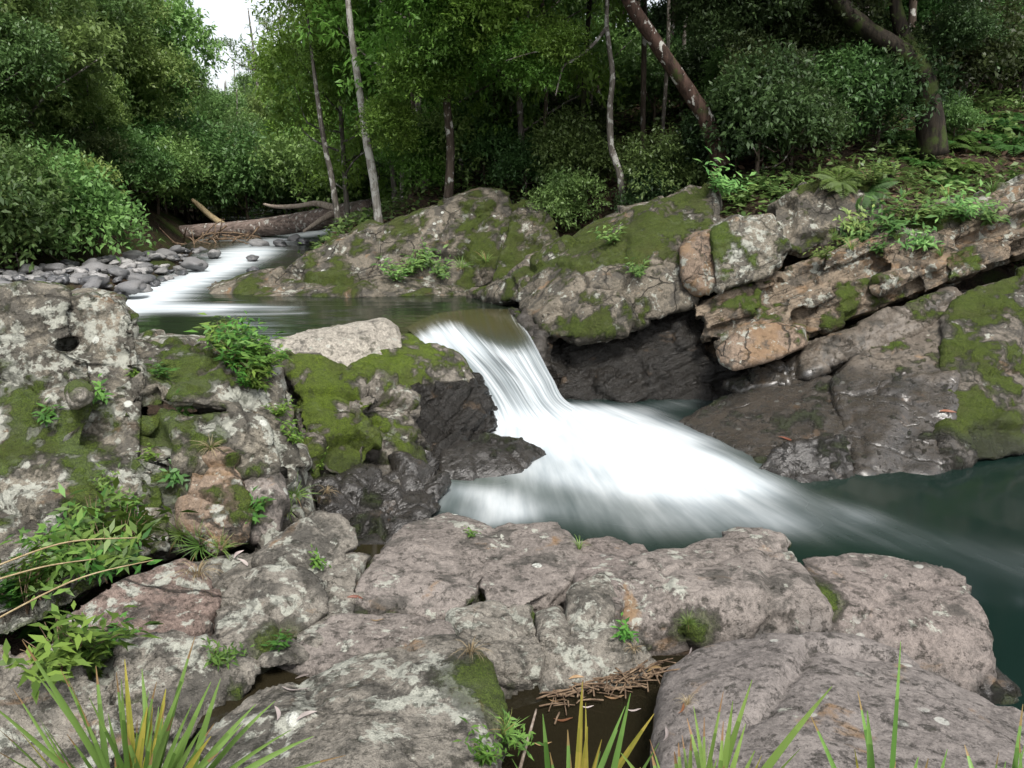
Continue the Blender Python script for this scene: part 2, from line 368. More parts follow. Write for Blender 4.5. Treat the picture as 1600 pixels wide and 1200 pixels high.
NEAR = [(-3.4, 8.6), (-1.6, 7.4), (-.9, 6.2), (.4, 5.3), (1.8, 4.5), (2.5, 3.6), (2.7, 2.2), (4, -1), (5, -30), (-60, -30), (-60, 12.4), (-9.6, 12.4), (-8.5, 9.5)]
UPPER = [(-60, 8), (-3.4, 8.2), (-1.2, 8.9), (.6, 9.4), (.5, 12.5), (-4.3, 14), (-4.4, 27), (-9, 36), (-24, 80), (-24, 160), (-60, 160)]
BAR = [tuple(PZ(a, b, .95)[:2]) for a, b in ((-300, 475), (-60, 440), (30, 428), (150, 414), (290, 392), (325, 392), (300, 411), (255, 432), (190, 456), (100, 468), (-100, 500))]
def sm(t): t = np.clip(t, 0, 1); return t * t * (3 - 2 * t)
def ground_h(x, y):
    x = np.asarray(x, float); y = np.asarray(y, float); p = np.stack([x, y, 0 * x], -1).reshape(-1, 3)
    n = fbm(p * .5, 4, 11).reshape(x.shape); n2 = fbm(p * 2.2, 3, 12).reshape(x.shape)
    z = -0.75 + 0 * x
    u = sdist(x, y, UPPER); z = np.where(u > -.3, -0.75 + 1.25 * sm((u + .3) / .6) + np.clip(y - 14, 0, 60) * .02, z)
    nn = sdist(x, y, NEAR); zn = -.55 + .6 * sm((nn + .3) / .8) + .12 * n2 * .5 + .9 * sm((-2.0 - x) / 3) * sm((y - 4) / 2) * .5 + .5 * sm((1.6 - y) / 1.5)
    z = np.where(nn > -.3, np.maximum(z, zn), z)
    bar = sdist(x, y, BAR); z = np.where(bar > -.5, np.maximum(z, .4 + .62 * sm((bar + .5) / 1.0) + .1 * n2), z)
    r = sdist(x, y, RIGHT); far = np.clip(y - 25, 0, 200)
    zr = .3 + 1.0 * sm((r + .2) / 1.4) + .42 * np.clip(r - .5, 0, 60) * sm((r + .2) / 3) * np.where(x < -1, sm((x + 8) / 7) * .75 + .25, 1) + .35 * n + .1 * n2 
    zr = np.where(y < 34, zr, zr * .5 + zr * .5)
    z = np.where(r > -.2, np.maximum(z, zr), z)
    l = sdist(x, y, LEFT); zl = .6 + .55 * sm((l + .2) / .8) + .72 * np.clip(l - .4, 0, 24) + .25 * n + .05 * n2
    z = np.where(l > -.2, np.maximum(z, zl), z)
    return z
def gz(x, y): return float(ground_h(np.array([x]), np.array([y]))[0])
def axis(lo, hi, c, w, fine, grow):
    a = list(np.arange(c - w, c + w, fine)); s = fine; q = a[-1]
    while q < hi: s *= grow; q += s; a.append(q)
    s = fine; q = a[0]; 
    while q > lo: s *= grow; q -= s; a.insert(0, q)
    return np.array(a)
gx = axis(-110, 110, 0, 9.5, .13, 1.06); gy = axis(-25, 150, 8.5, 7.5, .13, 1.06)
GX, GY = np.meshgrid(gx, gy); GZ = ground_h(GX, GY); nx, ny = len(gx), len(gy)
idx = np.arange(nx * ny).reshape(ny, nx)
gf = np.stack([idx[:-1, :-1], idx[:-1, 1:], idx[1:, 1:], idx[1:, :-1]], -1).reshape(-1, 4)
tag(link('ground', mesh_np('ground', np.stack([GX, GY, GZ], -1).reshape(-1, 3), gf), M_GROUND), 'dark leaf littered ground of the stream banks', 'ground', None, 'structure')

# ------------------------------------------------------------------ rocks
BEDR = np.array((-.36, -.12, 1.0)); BEDR /= np.linalg.norm(BEDR)
BEDL = np.array((-.22, -.25, 1.0)); BEDL /= np.linalg.norm(BEDL)
def hull_pts(h):
    pts, push = h[0], h[1]
    a = [P(*q) for q in pts]; out = list(a)
    for k, t in push.items():
        for q, w in zip(pts, a):
            if k == 'r': out.append(P(q[0], q[1], q[2] + t))
            elif k == 'd': out.append(w - np.array((0, 0, t)))
            elif k == 'b': out.append(w + np.array((0, t, -.15 * t)))
            elif k == 'bd': out.append(w + np.array((0, t, -t)))
    return out
RN = [0]
MOSSC = dict(cliff=.1, orange=.04, fore=.03, fore2=.04, forel=.08, red=.07, moss=.33, pale=.27, bank=.09, bankmoss=.26, smooth=.04, darkslab=.2, wet=.03)
def rock(name, label, cat, hulls, mat, vox=.03, smooth=3, amp=.05, freq=1.6, bed=None, bt=.16, ba=.03, crack=.0, cs=.55, chip=.0, rough=.014, grow=.03, group=None, smooth_top=False, spot=None):
    RN[0] += 1; seed = RN[0] * 17
    bm = bmesh.new()
    for h in hulls:
        vs = [bm.verts.new(tuple(q)) for q in hull_pts(h)]
        r = bmesh.ops.convex_hull(bm, input=vs, use_existing_faces=False)
        junk = [g for g in set(r['geom_interior']) | set(r['geom_unused']) if isinstance(g, bmesh.types.BMVert)]
        bmesh.ops.delete(bm, geom=junk, context='VERTS')
    tm = bpy.data.meshes.new('tmp'); bm.to_mesh(tm); bm.free()
    to = bpy.data.objects.new('tmp', tm); COL.objects.link(to)
    m = to.modifiers.new('r', 'REMESH'); m.mode = 'VOXEL'; m.voxel_size = vox
    s = to.modifiers.new('s', 'SMOOTH'); s.factor = .5; s.iterations = smooth
    dg = bpy.context.evaluated_depsgraph_get(); dg.update()
    me = bpy.data.meshes.new_from_object(to.evaluated_get(dg)); bpy.data.objects.remove(to); bpy.data.meshes.remove(tm)
    n = len(me.vertices); co = np.empty(n * 3, np.float32); me.vertices.foreach_get('co', co); co = co.reshape(-1, 3).astype(float)
    nr = np.empty(n * 3, np.float32); me.vertex_normals.foreach_get('vector', nr); nr = nr.reshape(-1, 3).astype(float)
    sp = co + seed * .37
    wv = np.stack([fbm(sp * 2.1 + 9 * k, 3, seed + k) for k in range(3)], 1)
    d = amp * fbm(sp * freq, 4, seed)
    if bed is not None:
        side = 1 - np.clip(np.abs(nr @ bed), 0, 1) ** 2
        q = (co @ bed + .035 * wv[:, 0]) / bt; q = q + .35 * np.sin(q * .7 + seed)
        i = np.floor(q); f = q - i; off = hashf(i.astype(np.int64), i.astype(np.int64) * 0, i.astype(np.int64) * 0, seed)
        e = np.minimum(f, 1 - f)
        d += side * (ba * (off - .5) * 2 - ba * .9 * np.exp(-(e / .09) ** 2) * (.4 + noise(sp * 2, seed + 3)))
    if crack or chip:
        worn = 1 - .8 * sm((nr[:, 2] - .35) / .5) if smooth_top else 1.0; chip0 = chip; chip = chip * worn
        f1, f2, cid, tl = worley((co + .07 * wv) / (cs * np.array((1, 1, .8))), seed)
        d += chip * ((cid - .5) * 1.1 + 2.4 * tl) * sm((f2 - f1) / .02)
        d -= crack * np.exp(-((f2 - f1) / .06) ** 2) * sm(noise(sp * 1.3, seed + 8) * 2.4 - .5)
        f1, f2, cid, tl = worley((co + .04 * wv) / (cs * .36), seed + 50)
        d += chip * .2 * ((cid - .5) * .9 + 2.4 * tl) * sm((f2 - f1) / .03) * sm(noise(sp * 1.1, seed + 9) * 2.6 - .6)
        f1, f2, cid, tl = worley((co + .02 * wv) / (cs * .14), seed + 70)
        d += chip * .08 * ((cid - .5) * .9 + 2.4 * tl) * sm((f2 - f1) / .04) * sm(noise(sp * 1.4, seed + 10) * 3 - 1.2)
    d += rough * fbm(sp * 7, 4, seed + 20) + grow
    cov = MOSSC.get(mat, 0)
    if cov:
        val = .8 * fbm(co * 1.7 + seed, 4, 77) + .5 * fbm(co * 5.5, 4, 78) + .3 * fbm(co * 17, 3, 76) - .9 * np.maximum(d - np.median(d), 0) + .22 * nr[:, 2] * (0 if smooth_top else 1) - (.5 * sm(nr[:, 2] * 2) if smooth_top else 0)
        mo = sm((val - np.quantile(val, 1 - cov)) / .3 + .5); 
        if spot: mo = np.maximum(mo, sm((spot[1] * (1 + .5 * fbm(co * 3, 4, 80)) - np.linalg.norm((co - spot[0]) * np.array((.75, .6, 1.3)), axis=1)) / .12 + .5))
        d += mo * (.007 + .016 * noise(co * 26, 79))
    co = co + nr * d[:, None]
    me.vertices.foreach_set('co', co.astype(np.float32).ravel())
    me.polygons.foreach_set('use_smooth', np.ones(len(me.polygons), bool)); me.update(); me.name = name
    if cov: at_ = me.attributes.new('moss', 'FLOAT', 'POINT'); at_.data.foreach_set('value', mo.astype(np.float32))
    me.materials.clear(); me.materials.append(MR[mat])
    return tag(recentre(link(name, me)), label, cat, group)

ROCKS = __import__('os').environ.get('NOROCK') is None
def build_rocks():
    D = lambda t: {'d': t}
    def beds(xa, xb, n, seed, yoff=0):
        rg = random.Random(seed); out = []
        top = lambda x: 472 - .36 * (x - 1085) + yoff; Yt = lambda x: 9.65 + .0012 * (x - 1085)
        for k in range(n):
            x = xa + rg.uniform(-10, 20) + (9 * k if xa < 1100 else 0); th = 110 / n
            while x < xb:
                w = rg.uniform(60, 170); x2 = min(x + w, xb + 15); j = rg.uniform(-.17, .17); sl = rg.uniform(-6, 6); ya, yb = top(x) + th * k, top(x2) + th * k
                Y1, Y2 = Yt(x) - .15 * k + j, Yt(x2) - .15 * k + j
                out.append(([(x, ya, Y1 + .12), (x2 - 4, yb, Y2 + .12), (x2 - 4 - sl, yb + th + 3, Y2 - .04), (x - sl, ya + th + 3, Y1 - .04), (x, ya + th * .35, Y1), (x2 - 4, yb + th * .35, Y2)], {'r': 1.0})); x = x2
        return out
    # --- foreground shelf
    fk = dict(vox=.019, smooth=2, bed=BEDL, ba=.016, bt=.12, grow=.02, smooth_top=True)
    rock('rock_slab', 'wide smooth grey slab at lower right, nearest the camera', 'rock',
         [([(1040, 1112, 3.0), (1050, 1055, 3.22), (1100, 1025, 3.28), (1200, 1005, 3.3), (1290, 997, 3.32), (1350, 1004, 3.3), (1400, 1020, 3.22), (1450, 1052, 3.08), (1520, 1088, 2.95), (1600, 1128, 2.8), (1720, 1180, 2.65),
            (1720, 1330, 1.95), (1300, 1330, 1.85), (1030, 1250, 2.25), (1040, 1160, 2.75), (1250, 1120, 2.72)], D(.7))], 'slab', .02, 5, .05, 1.1, rough=.012, crack=.02, cs=1.1, chip=.02, grow=.03)
    rock('boulder', 'big lichen patched boulder at the bottom left of centre beside the dark rill', 'rock',
         [([(350, 1150, 2.78), (420, 1092, 2.97), (520, 1027, 3.22), (600, 1005, 3.28), (700, 1000, 3.3), (745, 1030, 3.17), (785, 1120, 2.85), (775, 1185, 2.62), (740, 1290, 2.2), (400, 1320, 2.05), (330, 1230, 2.4), (600, 1070, 2.98), (680, 1120, 2.75)], D(.6))],
         'forel', amp=.05, crack=.025, cs=.8, chip=.03, spot=(P(755, 1105, 2.95), 0.17), **fk)
    rock('rock_ledge', 'low flat grey ledge between the lichened boulders and the small pale puddle', 'rock',
         [([(438, 1032, 3.4), (460, 1000, 3.55), (520, 966, 3.72), (620, 963, 3.75), (705, 975, 3.66), (714, 1005, 3.48), (560, 1034, 3.35), (500, 1050, 3.28)], D(.5))], 'fore', amp=.03, crack=.02, cs=.5, chip=.025, **fk)
    rock('boulder', 'smooth rounded grey boulder sloping between two small puddles above the pool', 'rock',
         [([(557, 905, 4.15), (600, 850, 4.65), (640, 817, 5.05), (700, 805, 5.25), (745, 817, 5.1), (780, 842, 4.85), (776, 872, 4.55), (742, 892, 4.35), (742, 922, 4.1), (692, 957, 3.92), (640, 946, 3.95), (556, 942, 3.93), (670, 860, 4.55)], D(.6))], 'fore', amp=.035, crack=.02, cs=.9, chip=.025, **fk)
    rock('boulder', 'pinkish slab right of the smooth rounded boulder with a tiny grass tuft', 'rock',
         [([(768, 828, 4.95), (800, 820, 5.05), (868, 818, 5.1), (900, 843, 4.85), (914, 880, 4.5), (890, 912, 4.22), (840, 932, 4.06), (800, 955, 3.92), (755, 950, 3.94), (752, 905, 4.25), (830, 870, 4.6)], D(.6))], 'fore', amp=.04, crack=.02, cs=.6, chip=.03, **fk)
    rock('boulder', 'narrow cracked grey rock wedged between the pinkish slab and the large dome', 'rock',
         [([(895, 842, 4.85), (950, 836, 4.95), (1006, 850, 4.8), (1012, 878, 4.55), (968, 910, 4.2), (962, 965, 3.86), (930, 940, 4.0), (905, 900, 4.3)], D(.6))], 'fore2', amp=.04, crack=.02, cs=.5, chip=.036, **fk)
    rock('boulder', 'large domed grey brown boulder in the middle of the near shelf', 'rock',
         [([(1008, 868, 4.6), (1030, 855, 4.7), (1100, 850, 4.78), (1180, 832, 4.98), (1222, 840, 4.88), (1246, 870, 4.55), (1264, 900, 4.3), (1292, 952, 4.02), (1292, 1000, 3.95), (1200, 1014, 3.94), (1090, 1014, 3.92), (1040, 1012, 3.88), (950, 985, 3.88), (958, 900, 4.3),
            (1150, 915, 4.2), (1060, 930, 4.06), (1240, 925, 4.1), (1120, 880, 4.55)], D(.8))], 'fore', amp=.06, crack=.03, cs=.75, chip=.036, spot=(P(1075, 972, 4.0), 0.1), **fk)
    rock('boulder', 'dark grey brown boulder at the right end of the near shelf', 'rock',
         [([(1250, 872, 4.55), (1330, 863, 4.65), (1400, 870, 4.6), (1480, 890, 4.38), (1530, 940, 4.05), (1556, 1000, 3.82), (1550, 1040, 3.72), (1505, 1076, 3.62), (1400, 1030, 3.8), (1300, 1005, 3.9), (1280, 930, 4.12), (1400, 930, 4.15), (1490, 985, 3.82)], D(.8))],
         'fore2', amp=.06, crack=.02, cs=.7, chip=.03, spot=(P(1272, 935, 4.1), 0.12), **fk)
    rock('boulder', 'drowned brown rock just under the dark water beside the shelf end', 'rock',
         [([(1500, 1045, 3.83), (1545, 1035, 3.9), (1580, 1075, 3.68), (1590, 1110, 3.55), (1540, 1120, 3.5), (1500, 1090, 3.6)], D(.4))], 'wet', vox=.025, smooth=4, amp=.03)
    fk2 = dict(vox=.015, smooth=1, bed=BEDL, ba=.014, bt=.09, grow=.018, smooth_top=True)
    rock('rock_block', 'lichen grey broken face below the pinkish slab beside the dark rill', 'rock',
         [([(705, 962, 3.86), (760, 947, 3.96), (825, 940, 4.0), (842, 985, 3.72), (852, 1022, 3.52), (832, 1062, 3.42), (772, 1052, 3.4), (722, 1012, 3.55)], D(.5))], 'forel', amp=.04, crack=.03, cs=.35, chip=.02, **dict(fk2))
    rock('rock_block', 'small pale angular block sitting in the broken face', 'rock',
         [([(836, 962, 3.88), (870, 952, 3.95), (888, 984, 3.72), (884, 1006, 3.6), (846, 1000, 3.62), (858, 975, 3.74)], {'r': .3, 'd': .3})], 'forel', amp=.02, chip=.01, cs=.3, **dict(fk2))
    rock('rock_block', 'lichened upright block above the dark hole in the broken face', 'rock',
         [([(896, 918, 4.12), (940, 905, 4.2), (956, 950, 3.88), (942, 980, 3.76), (902, 975, 3.78), (920, 945, 3.88)], {'r': .3, 'd': .35})], 'forel', amp=.025, chip=.012, cs=.3, **dict(fk2))
    rock('rock_block', 'brown mossy wedge of rock over the twig filled rill', 'rock',
         [([(850, 1018, 3.6), (900, 992, 3.68), (960, 986, 3.72), (1002, 1000, 3.66), (1022, 1030, 3.55), (990, 1062, 3.48), (900, 1078, 3.42), (846, 1088, 3.38), (930, 1030, 3.52)], D(.5))], 'forel', amp=.035, crack=.025, cs=.4, chip=.02, **dict(fk2))
    # --- left middle boulders
    rock('boulder', 'lichened boulder with a dark undercut edge at the foot of the left cliff', 'rock',
         [([(398, 872, 4.2), (450, 830, 4.5), (495, 800, 4.72), (530, 808, 4.7), (546, 828, 4.6), (548, 856, 4.45), (534, 888, 4.28), (495, 905, 4.15), (450, 880, 4.15), (480, 845, 4.42)], D(.5))], 'forel', amp=.035, crack=.02, cs=.5, chip=.03, **fk)
    rock('boulder', 'broad pale lichen boulder above the left rill pool', 'rock',
         [([(336, 938, 3.7), (375, 905, 3.86), (420, 886, 3.97), (480, 890, 4.0), (504, 905, 3.96), (514, 960, 3.74), (460, 1002, 3.5), (400, 1014, 3.4), (345, 1036, 3.28), (420, 950, 3.68)], D(.5))], 'forel', amp=.05, crack=.035, cs=.42, chip=.045, spot=(P(435, 1012, 3.42), 0.09), **fk)
    rock('boulder', 'rusty red boulder with lichen edges under the leafy herbs', 'rock',
         [([(95, 992, 3.3), (100, 957, 3.44), (160, 922, 3.6), (290, 866, 3.98), (322, 890, 3.88), (337, 936, 3.66), (280, 988, 3.4), (200, 994, 3.32), (210, 935, 3.58)], D(.5))], 'red', amp=.045, crack=.025, cs=.5, chip=.036, **fk)
    rock('boulder', 'dark cracked boulder standing in the left rill pool', 'rock',
         [([(180, 1004, 3.3), (280, 990, 3.4), (340, 1005, 3.38), (352, 1040, 3.26), (332, 1092, 3.08), (270, 1142, 2.9), (180, 1155, 2.85), (250, 1050, 3.14)], D(.5))], 'forel', amp=.05, crack=.03, cs=.4, chip=.045, **fk)
    rock('boulder', 'shaded brown boulder behind the grass tuft in the bottom left corner', 'rock',
         [([(-80, 1012, 3.1), (100, 1016, 3.12), (180, 1080, 2.95), (180, 1190, 2.65), (60, 1290, 2.35), (-80, 1290, 2.3)], D(.5))], 'forel', amp=.05, crack=.03, cs=.4, chip=.045, **fk)
    rock('rock_shelf', 'low bedrock shelf joining the lichened boulders at the foot of the left cliff', 'rock',
         [([(60, 1010, 3.45), (300, 880, 4.3), (490, 832, 4.75), (562, 872, 4.4), (560, 985, 3.62), (430, 1030, 3.32), (200, 1085, 3.05)], D(.5))], 'forel', amp=.05, crack=.03, cs=.4, chip=.05, **fk)
    # --- left cliff (one outcrop of joined blocks) and loose blocks on it
    ck = dict(vox=.018, smooth=1, bed=BEDL, ba=.05, bt=.24, rough=.02)
    r = lambda t=1.4: {'r': t}
    rock('rock_outcrop', 'tall lichened sandstone cliff filling the left edge of the picture', 'rock', [
        ([(-80, 492, 5.55), (205, 500, 5.65), (230, 600, 5.3), (150, 640, 5.1), (-80, 600, 5.2)], r(.9)),
        ([(-80, 470, 5.35), (50, 455, 5.4), (105, 459, 5.4), (114, 525, 5.25), (60, 545, 5.15), (-80, 550, 5.1)], r()),
        ([(112, 468, 5.45), (150, 460, 5.5), (192, 469, 5.5), (213, 500, 5.45), (222, 560, 5.35), (228, 605, 5.2), (160, 592, 5.15), (112, 560, 5.25)], r()),
        ([(-80, 530, 5.05), (40, 528, 5.08), (140, 552, 5.1), (152, 640, 4.9), (120, 705, 4.7), (-80, 705, 4.65)], r()),
        ([(140, 555, 5.2), (228, 562, 5.3), (238, 650, 5.05), (222, 700, 4.85), (120, 705, 4.8)], r()),
        ([(210, 530, 5.75), (330, 522, 5.85), (396, 524, 5.95), (404, 560, 5.7), (330, 585, 5.45), (230, 592, 5.35)], r()),
        ([(345, 545, 5.75), (400, 526, 5.95), (428, 548, 5.85), (447, 612, 5.6), (470, 682, 5.4), (482, 726, 5.25), (440, 745, 5.1), (400, 700, 5.1), (365, 610, 5.35)], r()),
        ([(228, 590, 5.35), (350, 570, 5.5), (398, 650, 5.2), (330, 628, 5.15), (300, 632, 5.1), (235, 625, 5.15)], r()),
        ([(236, 655, 5.1), (300, 660, 5.02), (360, 650, 5.1), (405, 648, 5.2), (432, 702, 5.05), (444, 752, 4.95), (300, 732, 4.85), (225, 715, 4.8)], r()),
        ([(-80, 690, 4.72), (130, 690, 4.72), (250, 700, 4.8), (268, 750, 4.65), (270, 852, 4.3), (180, 895, 4.05), (60, 965, 3.65), (-80, 1020, 3.4), (80, 800, 4.3)], r()),
        ([(250, 720, 4.95), (470, 735, 5.15), (470, 810, 4.95), (400, 850, 4.6), (270, 850, 4.5)], r()),
    ], 'cliff', amp=.07, freq=1.9, crack=.05, cs=1.0, chip=.055, grow=-.01, **ck)
    rock('rock_block', 'orange brown square block set in the foot of the left cliff', 'rock',
         [([(298, 720, 4.85), (345, 697, 4.95), (376, 742, 4.8), (389, 800, 4.62), (386, 842, 4.48), (342, 854, 4.4), (294, 822, 4.5)], r(.5))], 'orange', vox=.015, smooth=2, amp=.02, chip=.03, cs=.4, crack=.03, grow=.015)
    rock('rock_block', 'smaller grey pink block right of the orange cliff block', 'rock',
         [([(386, 745, 4.95), (432, 737, 5.0), (441, 792, 4.85), (430, 832, 4.7), (396, 842, 4.62), (410, 790, 4.75)], r(.5))], 'fore', vox=.018, smooth=4, amp=.025, chip=.012, cs=.4)
    rock('stone', 'rounded white stone lodged on the face of the left cliff', 'rock', [([(106, 612, 4.78), (122, 602, 4.82), (140, 610, 4.82), (138, 624, 4.76), (118, 634, 4.7), (124, 617, 4.68)], r(.12))], 'pale', vox=.012, smooth=5, amp=.01)
    # --- rocks left of the fall
    nk = dict(vox=.024, smooth=1)
    rock('rock_slab', 'pale flat topped slab with a mossy end between the upper pool and the fall', 'rock',
         [([(420, 533, 7.8), (480, 514, 8.1), (560, 501, 8.35), (602, 497, 8.45), (622, 508, 8.4), (632, 528, 8.3), (632, 545, 8.1), (615, 562, 7.9), (560, 582, 7.7), (470, 562, 7.7), (430, 548, 7.7), (560, 525, 8.0)], {'r': .5, 'd': .6})], 'pale', amp=.05, bed=BEDL, ba=.02, smooth_top=True, grow=-.02, **nk)
    rock('boulder', 'bright mossy stepped outcrop between the left cliff and the fall', 'rock', [
        ([(445, 574, 6.85), (500, 562, 7.0), (572, 592, 6.95), (602, 625, 6.8), (560, 645, 6.55), (480, 645, 6.45)], r(1)),
        ([(560, 582, 7.1), (612, 592, 7.15), (656, 626, 7.1), (652, 668, 6.85), (600, 705, 6.5), (560, 690, 6.5)], r(1)),
        ([(466, 642, 6.35), (560, 632, 6.55), (592, 692, 6.35), (560, 755, 6.0), (490, 750, 5.9)], r(1)),
        ([(560, 690, 6.5), (650, 665, 6.85), (672, 720, 6.6), (640, 770, 6.2), (570, 770, 6.1)], r(1))], 'moss', amp=.07, bed=BEDL, ba=.06, bt=.22, crack=.06, cs=.7, chip=.07, grow=.0, **nk)
    rock('boulder', 'rounded dark boulder with mossy shoulder right beside the waterfall', 'rock',
         [([(552, 578, 7.7), (600, 551, 8.05), (680, 546, 8.3), (718, 560, 8.3), (740, 600, 8.15), (738, 645, 7.9), (700, 665, 7.6), (640, 650, 7.5), (585, 618, 7.5), (660, 590, 7.85)], {'r': 1, 'd': .4}), ([(596, 545, 8.35), (636, 528, 8.75), (668, 548, 8.6), (640, 575, 8.1), (600, 570, 8.1)], {'r': .5, 'd': .4})], 'moss', amp=.05, bed=BEDL, ba=.015, crack=.03, cs=.8, **nk)
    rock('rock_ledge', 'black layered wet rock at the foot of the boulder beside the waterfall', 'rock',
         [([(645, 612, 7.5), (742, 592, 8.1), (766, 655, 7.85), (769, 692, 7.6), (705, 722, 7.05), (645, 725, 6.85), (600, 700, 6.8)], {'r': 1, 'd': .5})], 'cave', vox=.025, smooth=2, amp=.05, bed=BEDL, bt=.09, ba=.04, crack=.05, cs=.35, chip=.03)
    rock('boulder', 'low wet dark rock jutting into the white water below the fall', 'rock',
         [([(690, 702, 7.0), (760, 682, 7.35), (820, 690, 7.4), (850, 706, 7.33), (812, 737, 6.85), (740, 747, 6.7), (695, 742, 6.7), (770, 702, 7.05)], D(.4))], 'wet', amp=.05, chip=.02, cs=.5, crack=.02, **nk)
    rock('rock_outcrop', 'dark jumbled wet blocks at the pool edge under the mossy outcrop', 'rock', [
        ([(480, 765, 5.75), (560, 745, 6.05), (610, 750, 6.15), (610, 810, 5.7), (560, 832, 5.45), (500, 805, 5.5)], {'r': .8, 'd': .3}),
        ([(610, 745, 6.2), (660, 715, 6.6), (692, 748, 6.4), (690, 792, 5.95), (640, 812, 5.7), (605, 800, 5.75)], {'r': .8, 'd': .3}),
        ([(540, 830, 5.3), (620, 815, 5.5), (660, 800, 5.75), (600, 850, 5.2), (560, 880, 4.95)], {'r': .5, 'd': .3})], 'wet', amp=.05, crack=.06, cs=.32, chip=.05, bed=BEDL, bt=.14, ba=.025, **nk)
    # --- far mossy outcrop across the upper pool
    rock('rock_outcrop', 'long mossy grey outcrop across the upper pool below the pale slender tree', 'rock', [
        ([(600, 347, 13.5), (700, 313, 13.7), (752, 294, 13.9), (800, 299, 13.9), (809, 330, 13.7), (807, 400, 13.3), (760, 425, 13.1), (640, 445, 12.9), (590, 442, 12.9), (580, 362, 13.4)], {'r': 1.5, 'd': .3}),
        ([(468, 407, 13.1), (520, 371, 13.4), (580, 347, 13.5), (612, 352, 13.5), (622, 400, 13.2), (600, 448, 12.8), (500, 452, 12.7), (430, 448, 12.7)], {'r': 1.5, 'd': .3}),
        ([(298, 462, 12.25), (330, 443, 12.6), (400, 426, 12.9), (470, 418, 13.1), (560, 432, 12.9), (720, 442, 12.6), (742, 456, 12.3), (600, 464, 12.2), (450, 466, 12.15)], {'d': .5, 'r': .8})],
        'bankmoss', vox=.05, smooth=3, amp=.07, freq=1., bed=BEDR, bt=.5, ba=.05, crack=.06, cs=1.2, chip=.06, grow=-.03)
    rock('boulder', 'shadowed lichened chunk at the right end of the far mossy outcrop', 'rock',
         [([(808, 322, 13.6), (850, 332, 13.6), (880, 380, 13.3), (862, 412, 13), (800, 440, 12.8), (775, 432, 12.8)], {'r': 1, 'd': .3})], 'bankmoss', vox=.05, smooth=3, amp=.08, chip=.04, cs=.7)
    # --- right bank
    bk = dict(vox=.03, smooth=1, rough=.02)
    rock('rock_outcrop', 'great slanting mossy block overhanging the dark recess right of the fall', 'rock', [
        ([(800, 432, 11.2), (850, 402, 11.3), (920, 360, 11.4), (1000, 327, 11.4), (1080, 298, 11.5), (1114, 306, 11.2), (1113, 382, 10.3), (1086, 432, 9.9), (1086, 472, 9.8), (1000, 508, 9.55), (900, 532, 9.4), (850, 522, 9.6), (812, 482, 10.4), (880, 430, 10.35), (1000, 365, 10.5)], {'r': 1.2}),
        ([(733, 463, 12.1), (790, 441, 11.4), (832, 425, 11.1), (822, 475, 10.6), (785, 472, 11.2)], {'r': .8})], 'bankmoss', amp=.08, freq=1.2, bed=BEDR, bt=.6, ba=.03, crack=.05, cs=.9, chip=.05, **bk)
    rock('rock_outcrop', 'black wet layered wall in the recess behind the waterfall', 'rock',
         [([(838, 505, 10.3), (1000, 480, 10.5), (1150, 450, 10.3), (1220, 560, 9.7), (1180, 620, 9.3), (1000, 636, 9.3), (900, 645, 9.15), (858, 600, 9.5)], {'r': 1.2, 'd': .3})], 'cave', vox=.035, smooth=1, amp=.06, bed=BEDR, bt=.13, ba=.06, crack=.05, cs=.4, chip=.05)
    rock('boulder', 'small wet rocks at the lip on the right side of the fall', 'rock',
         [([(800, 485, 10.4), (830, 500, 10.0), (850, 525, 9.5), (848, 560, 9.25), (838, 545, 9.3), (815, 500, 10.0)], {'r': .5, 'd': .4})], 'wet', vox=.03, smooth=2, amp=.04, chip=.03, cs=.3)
    rock('rock_block', 'rounded orange brown block beside the great slanting block', 'rock',
         [([(1064, 388, 9.95), (1090, 369, 10.05), (1113, 364, 10.05), (1116, 440, 9.75), (1092, 458, 9.7), (1072, 442, 9.7), (1092, 410, 9.75)], r(.8))], 'orange', amp=.04, chip=.02, cs=.6, **bk)
    rock('rock_block', 'white lichen spotted block above the layered orange beds', 'rock',
         [([(1114, 364, 9.95), (1150, 347, 10), (1206, 337, 10), (1232, 388, 9.75), (1202, 428, 9.6), (1130, 452, 9.5), (1116, 432, 9.6)], r(.8))], 'cliff', amp=.05, chip=.03, cs=.6, crack=.03, **bk)
    rock('rock_block', 'square mossy block at the top of the right bank below the undergrowth', 'rock',
         [([(1206, 325, 10.8), (1260, 294, 10.95), (1350, 281, 11.0), (1366, 330, 10.75), (1330, 362, 10.5), (1250, 398, 10.2), (1216, 385, 10.3)], r(1))], 'bankmoss', amp=.05, chip=.04, cs=.7, crack=.03, **bk)
    sk = dict(vox=.026, smooth=1, amp=.035, bed=BEDR, bt=.1, ba=.022, crack=.02, cs=.5, chip=.025, rough=.016, grow=0.0)
    rock('rock_ledge', 'stack of tilted orange brown beds above the dark recess', 'rock', beds(1085, 1290, 5, 4), 'bank', **sk)
    rock('rock_ledge', 'cracked tan bed of rock above the smooth grey slabs of the right bank', 'rock', beds(1285, 1480, 5, 9), 'bank', **sk)
    rock('rock_outcrop', 'rough lichened rocks at the far right edge below the ferns', 'rock', beds(1478, 1720, 5, 12), 'bank', **sk)
    rock('rock_block', 'mossy block lying on the tilted beds under the fern slope', 'rock', [([(1360, 372, 10.1), (1420, 342, 10.3), (1500, 318, 10.4), (1510, 350, 10.1), (1440, 385, 9.8), (1370, 405, 9.8)], r(1))], 'bankmoss', amp=.05, chip=.04, cs=.5, **bk)
    rock('rock_block', 'pale lichened block at the right edge on top of the tilted beds', 'rock', [([(1530, 310, 10.4), (1600, 285, 10.6), (1720, 245, 10.8), (1720, 320, 10.3), (1600, 345, 10.1), (1540, 350, 10.1)], r(1))], 'cliff', amp=.05, chip=.05, cs=.6, **bk)
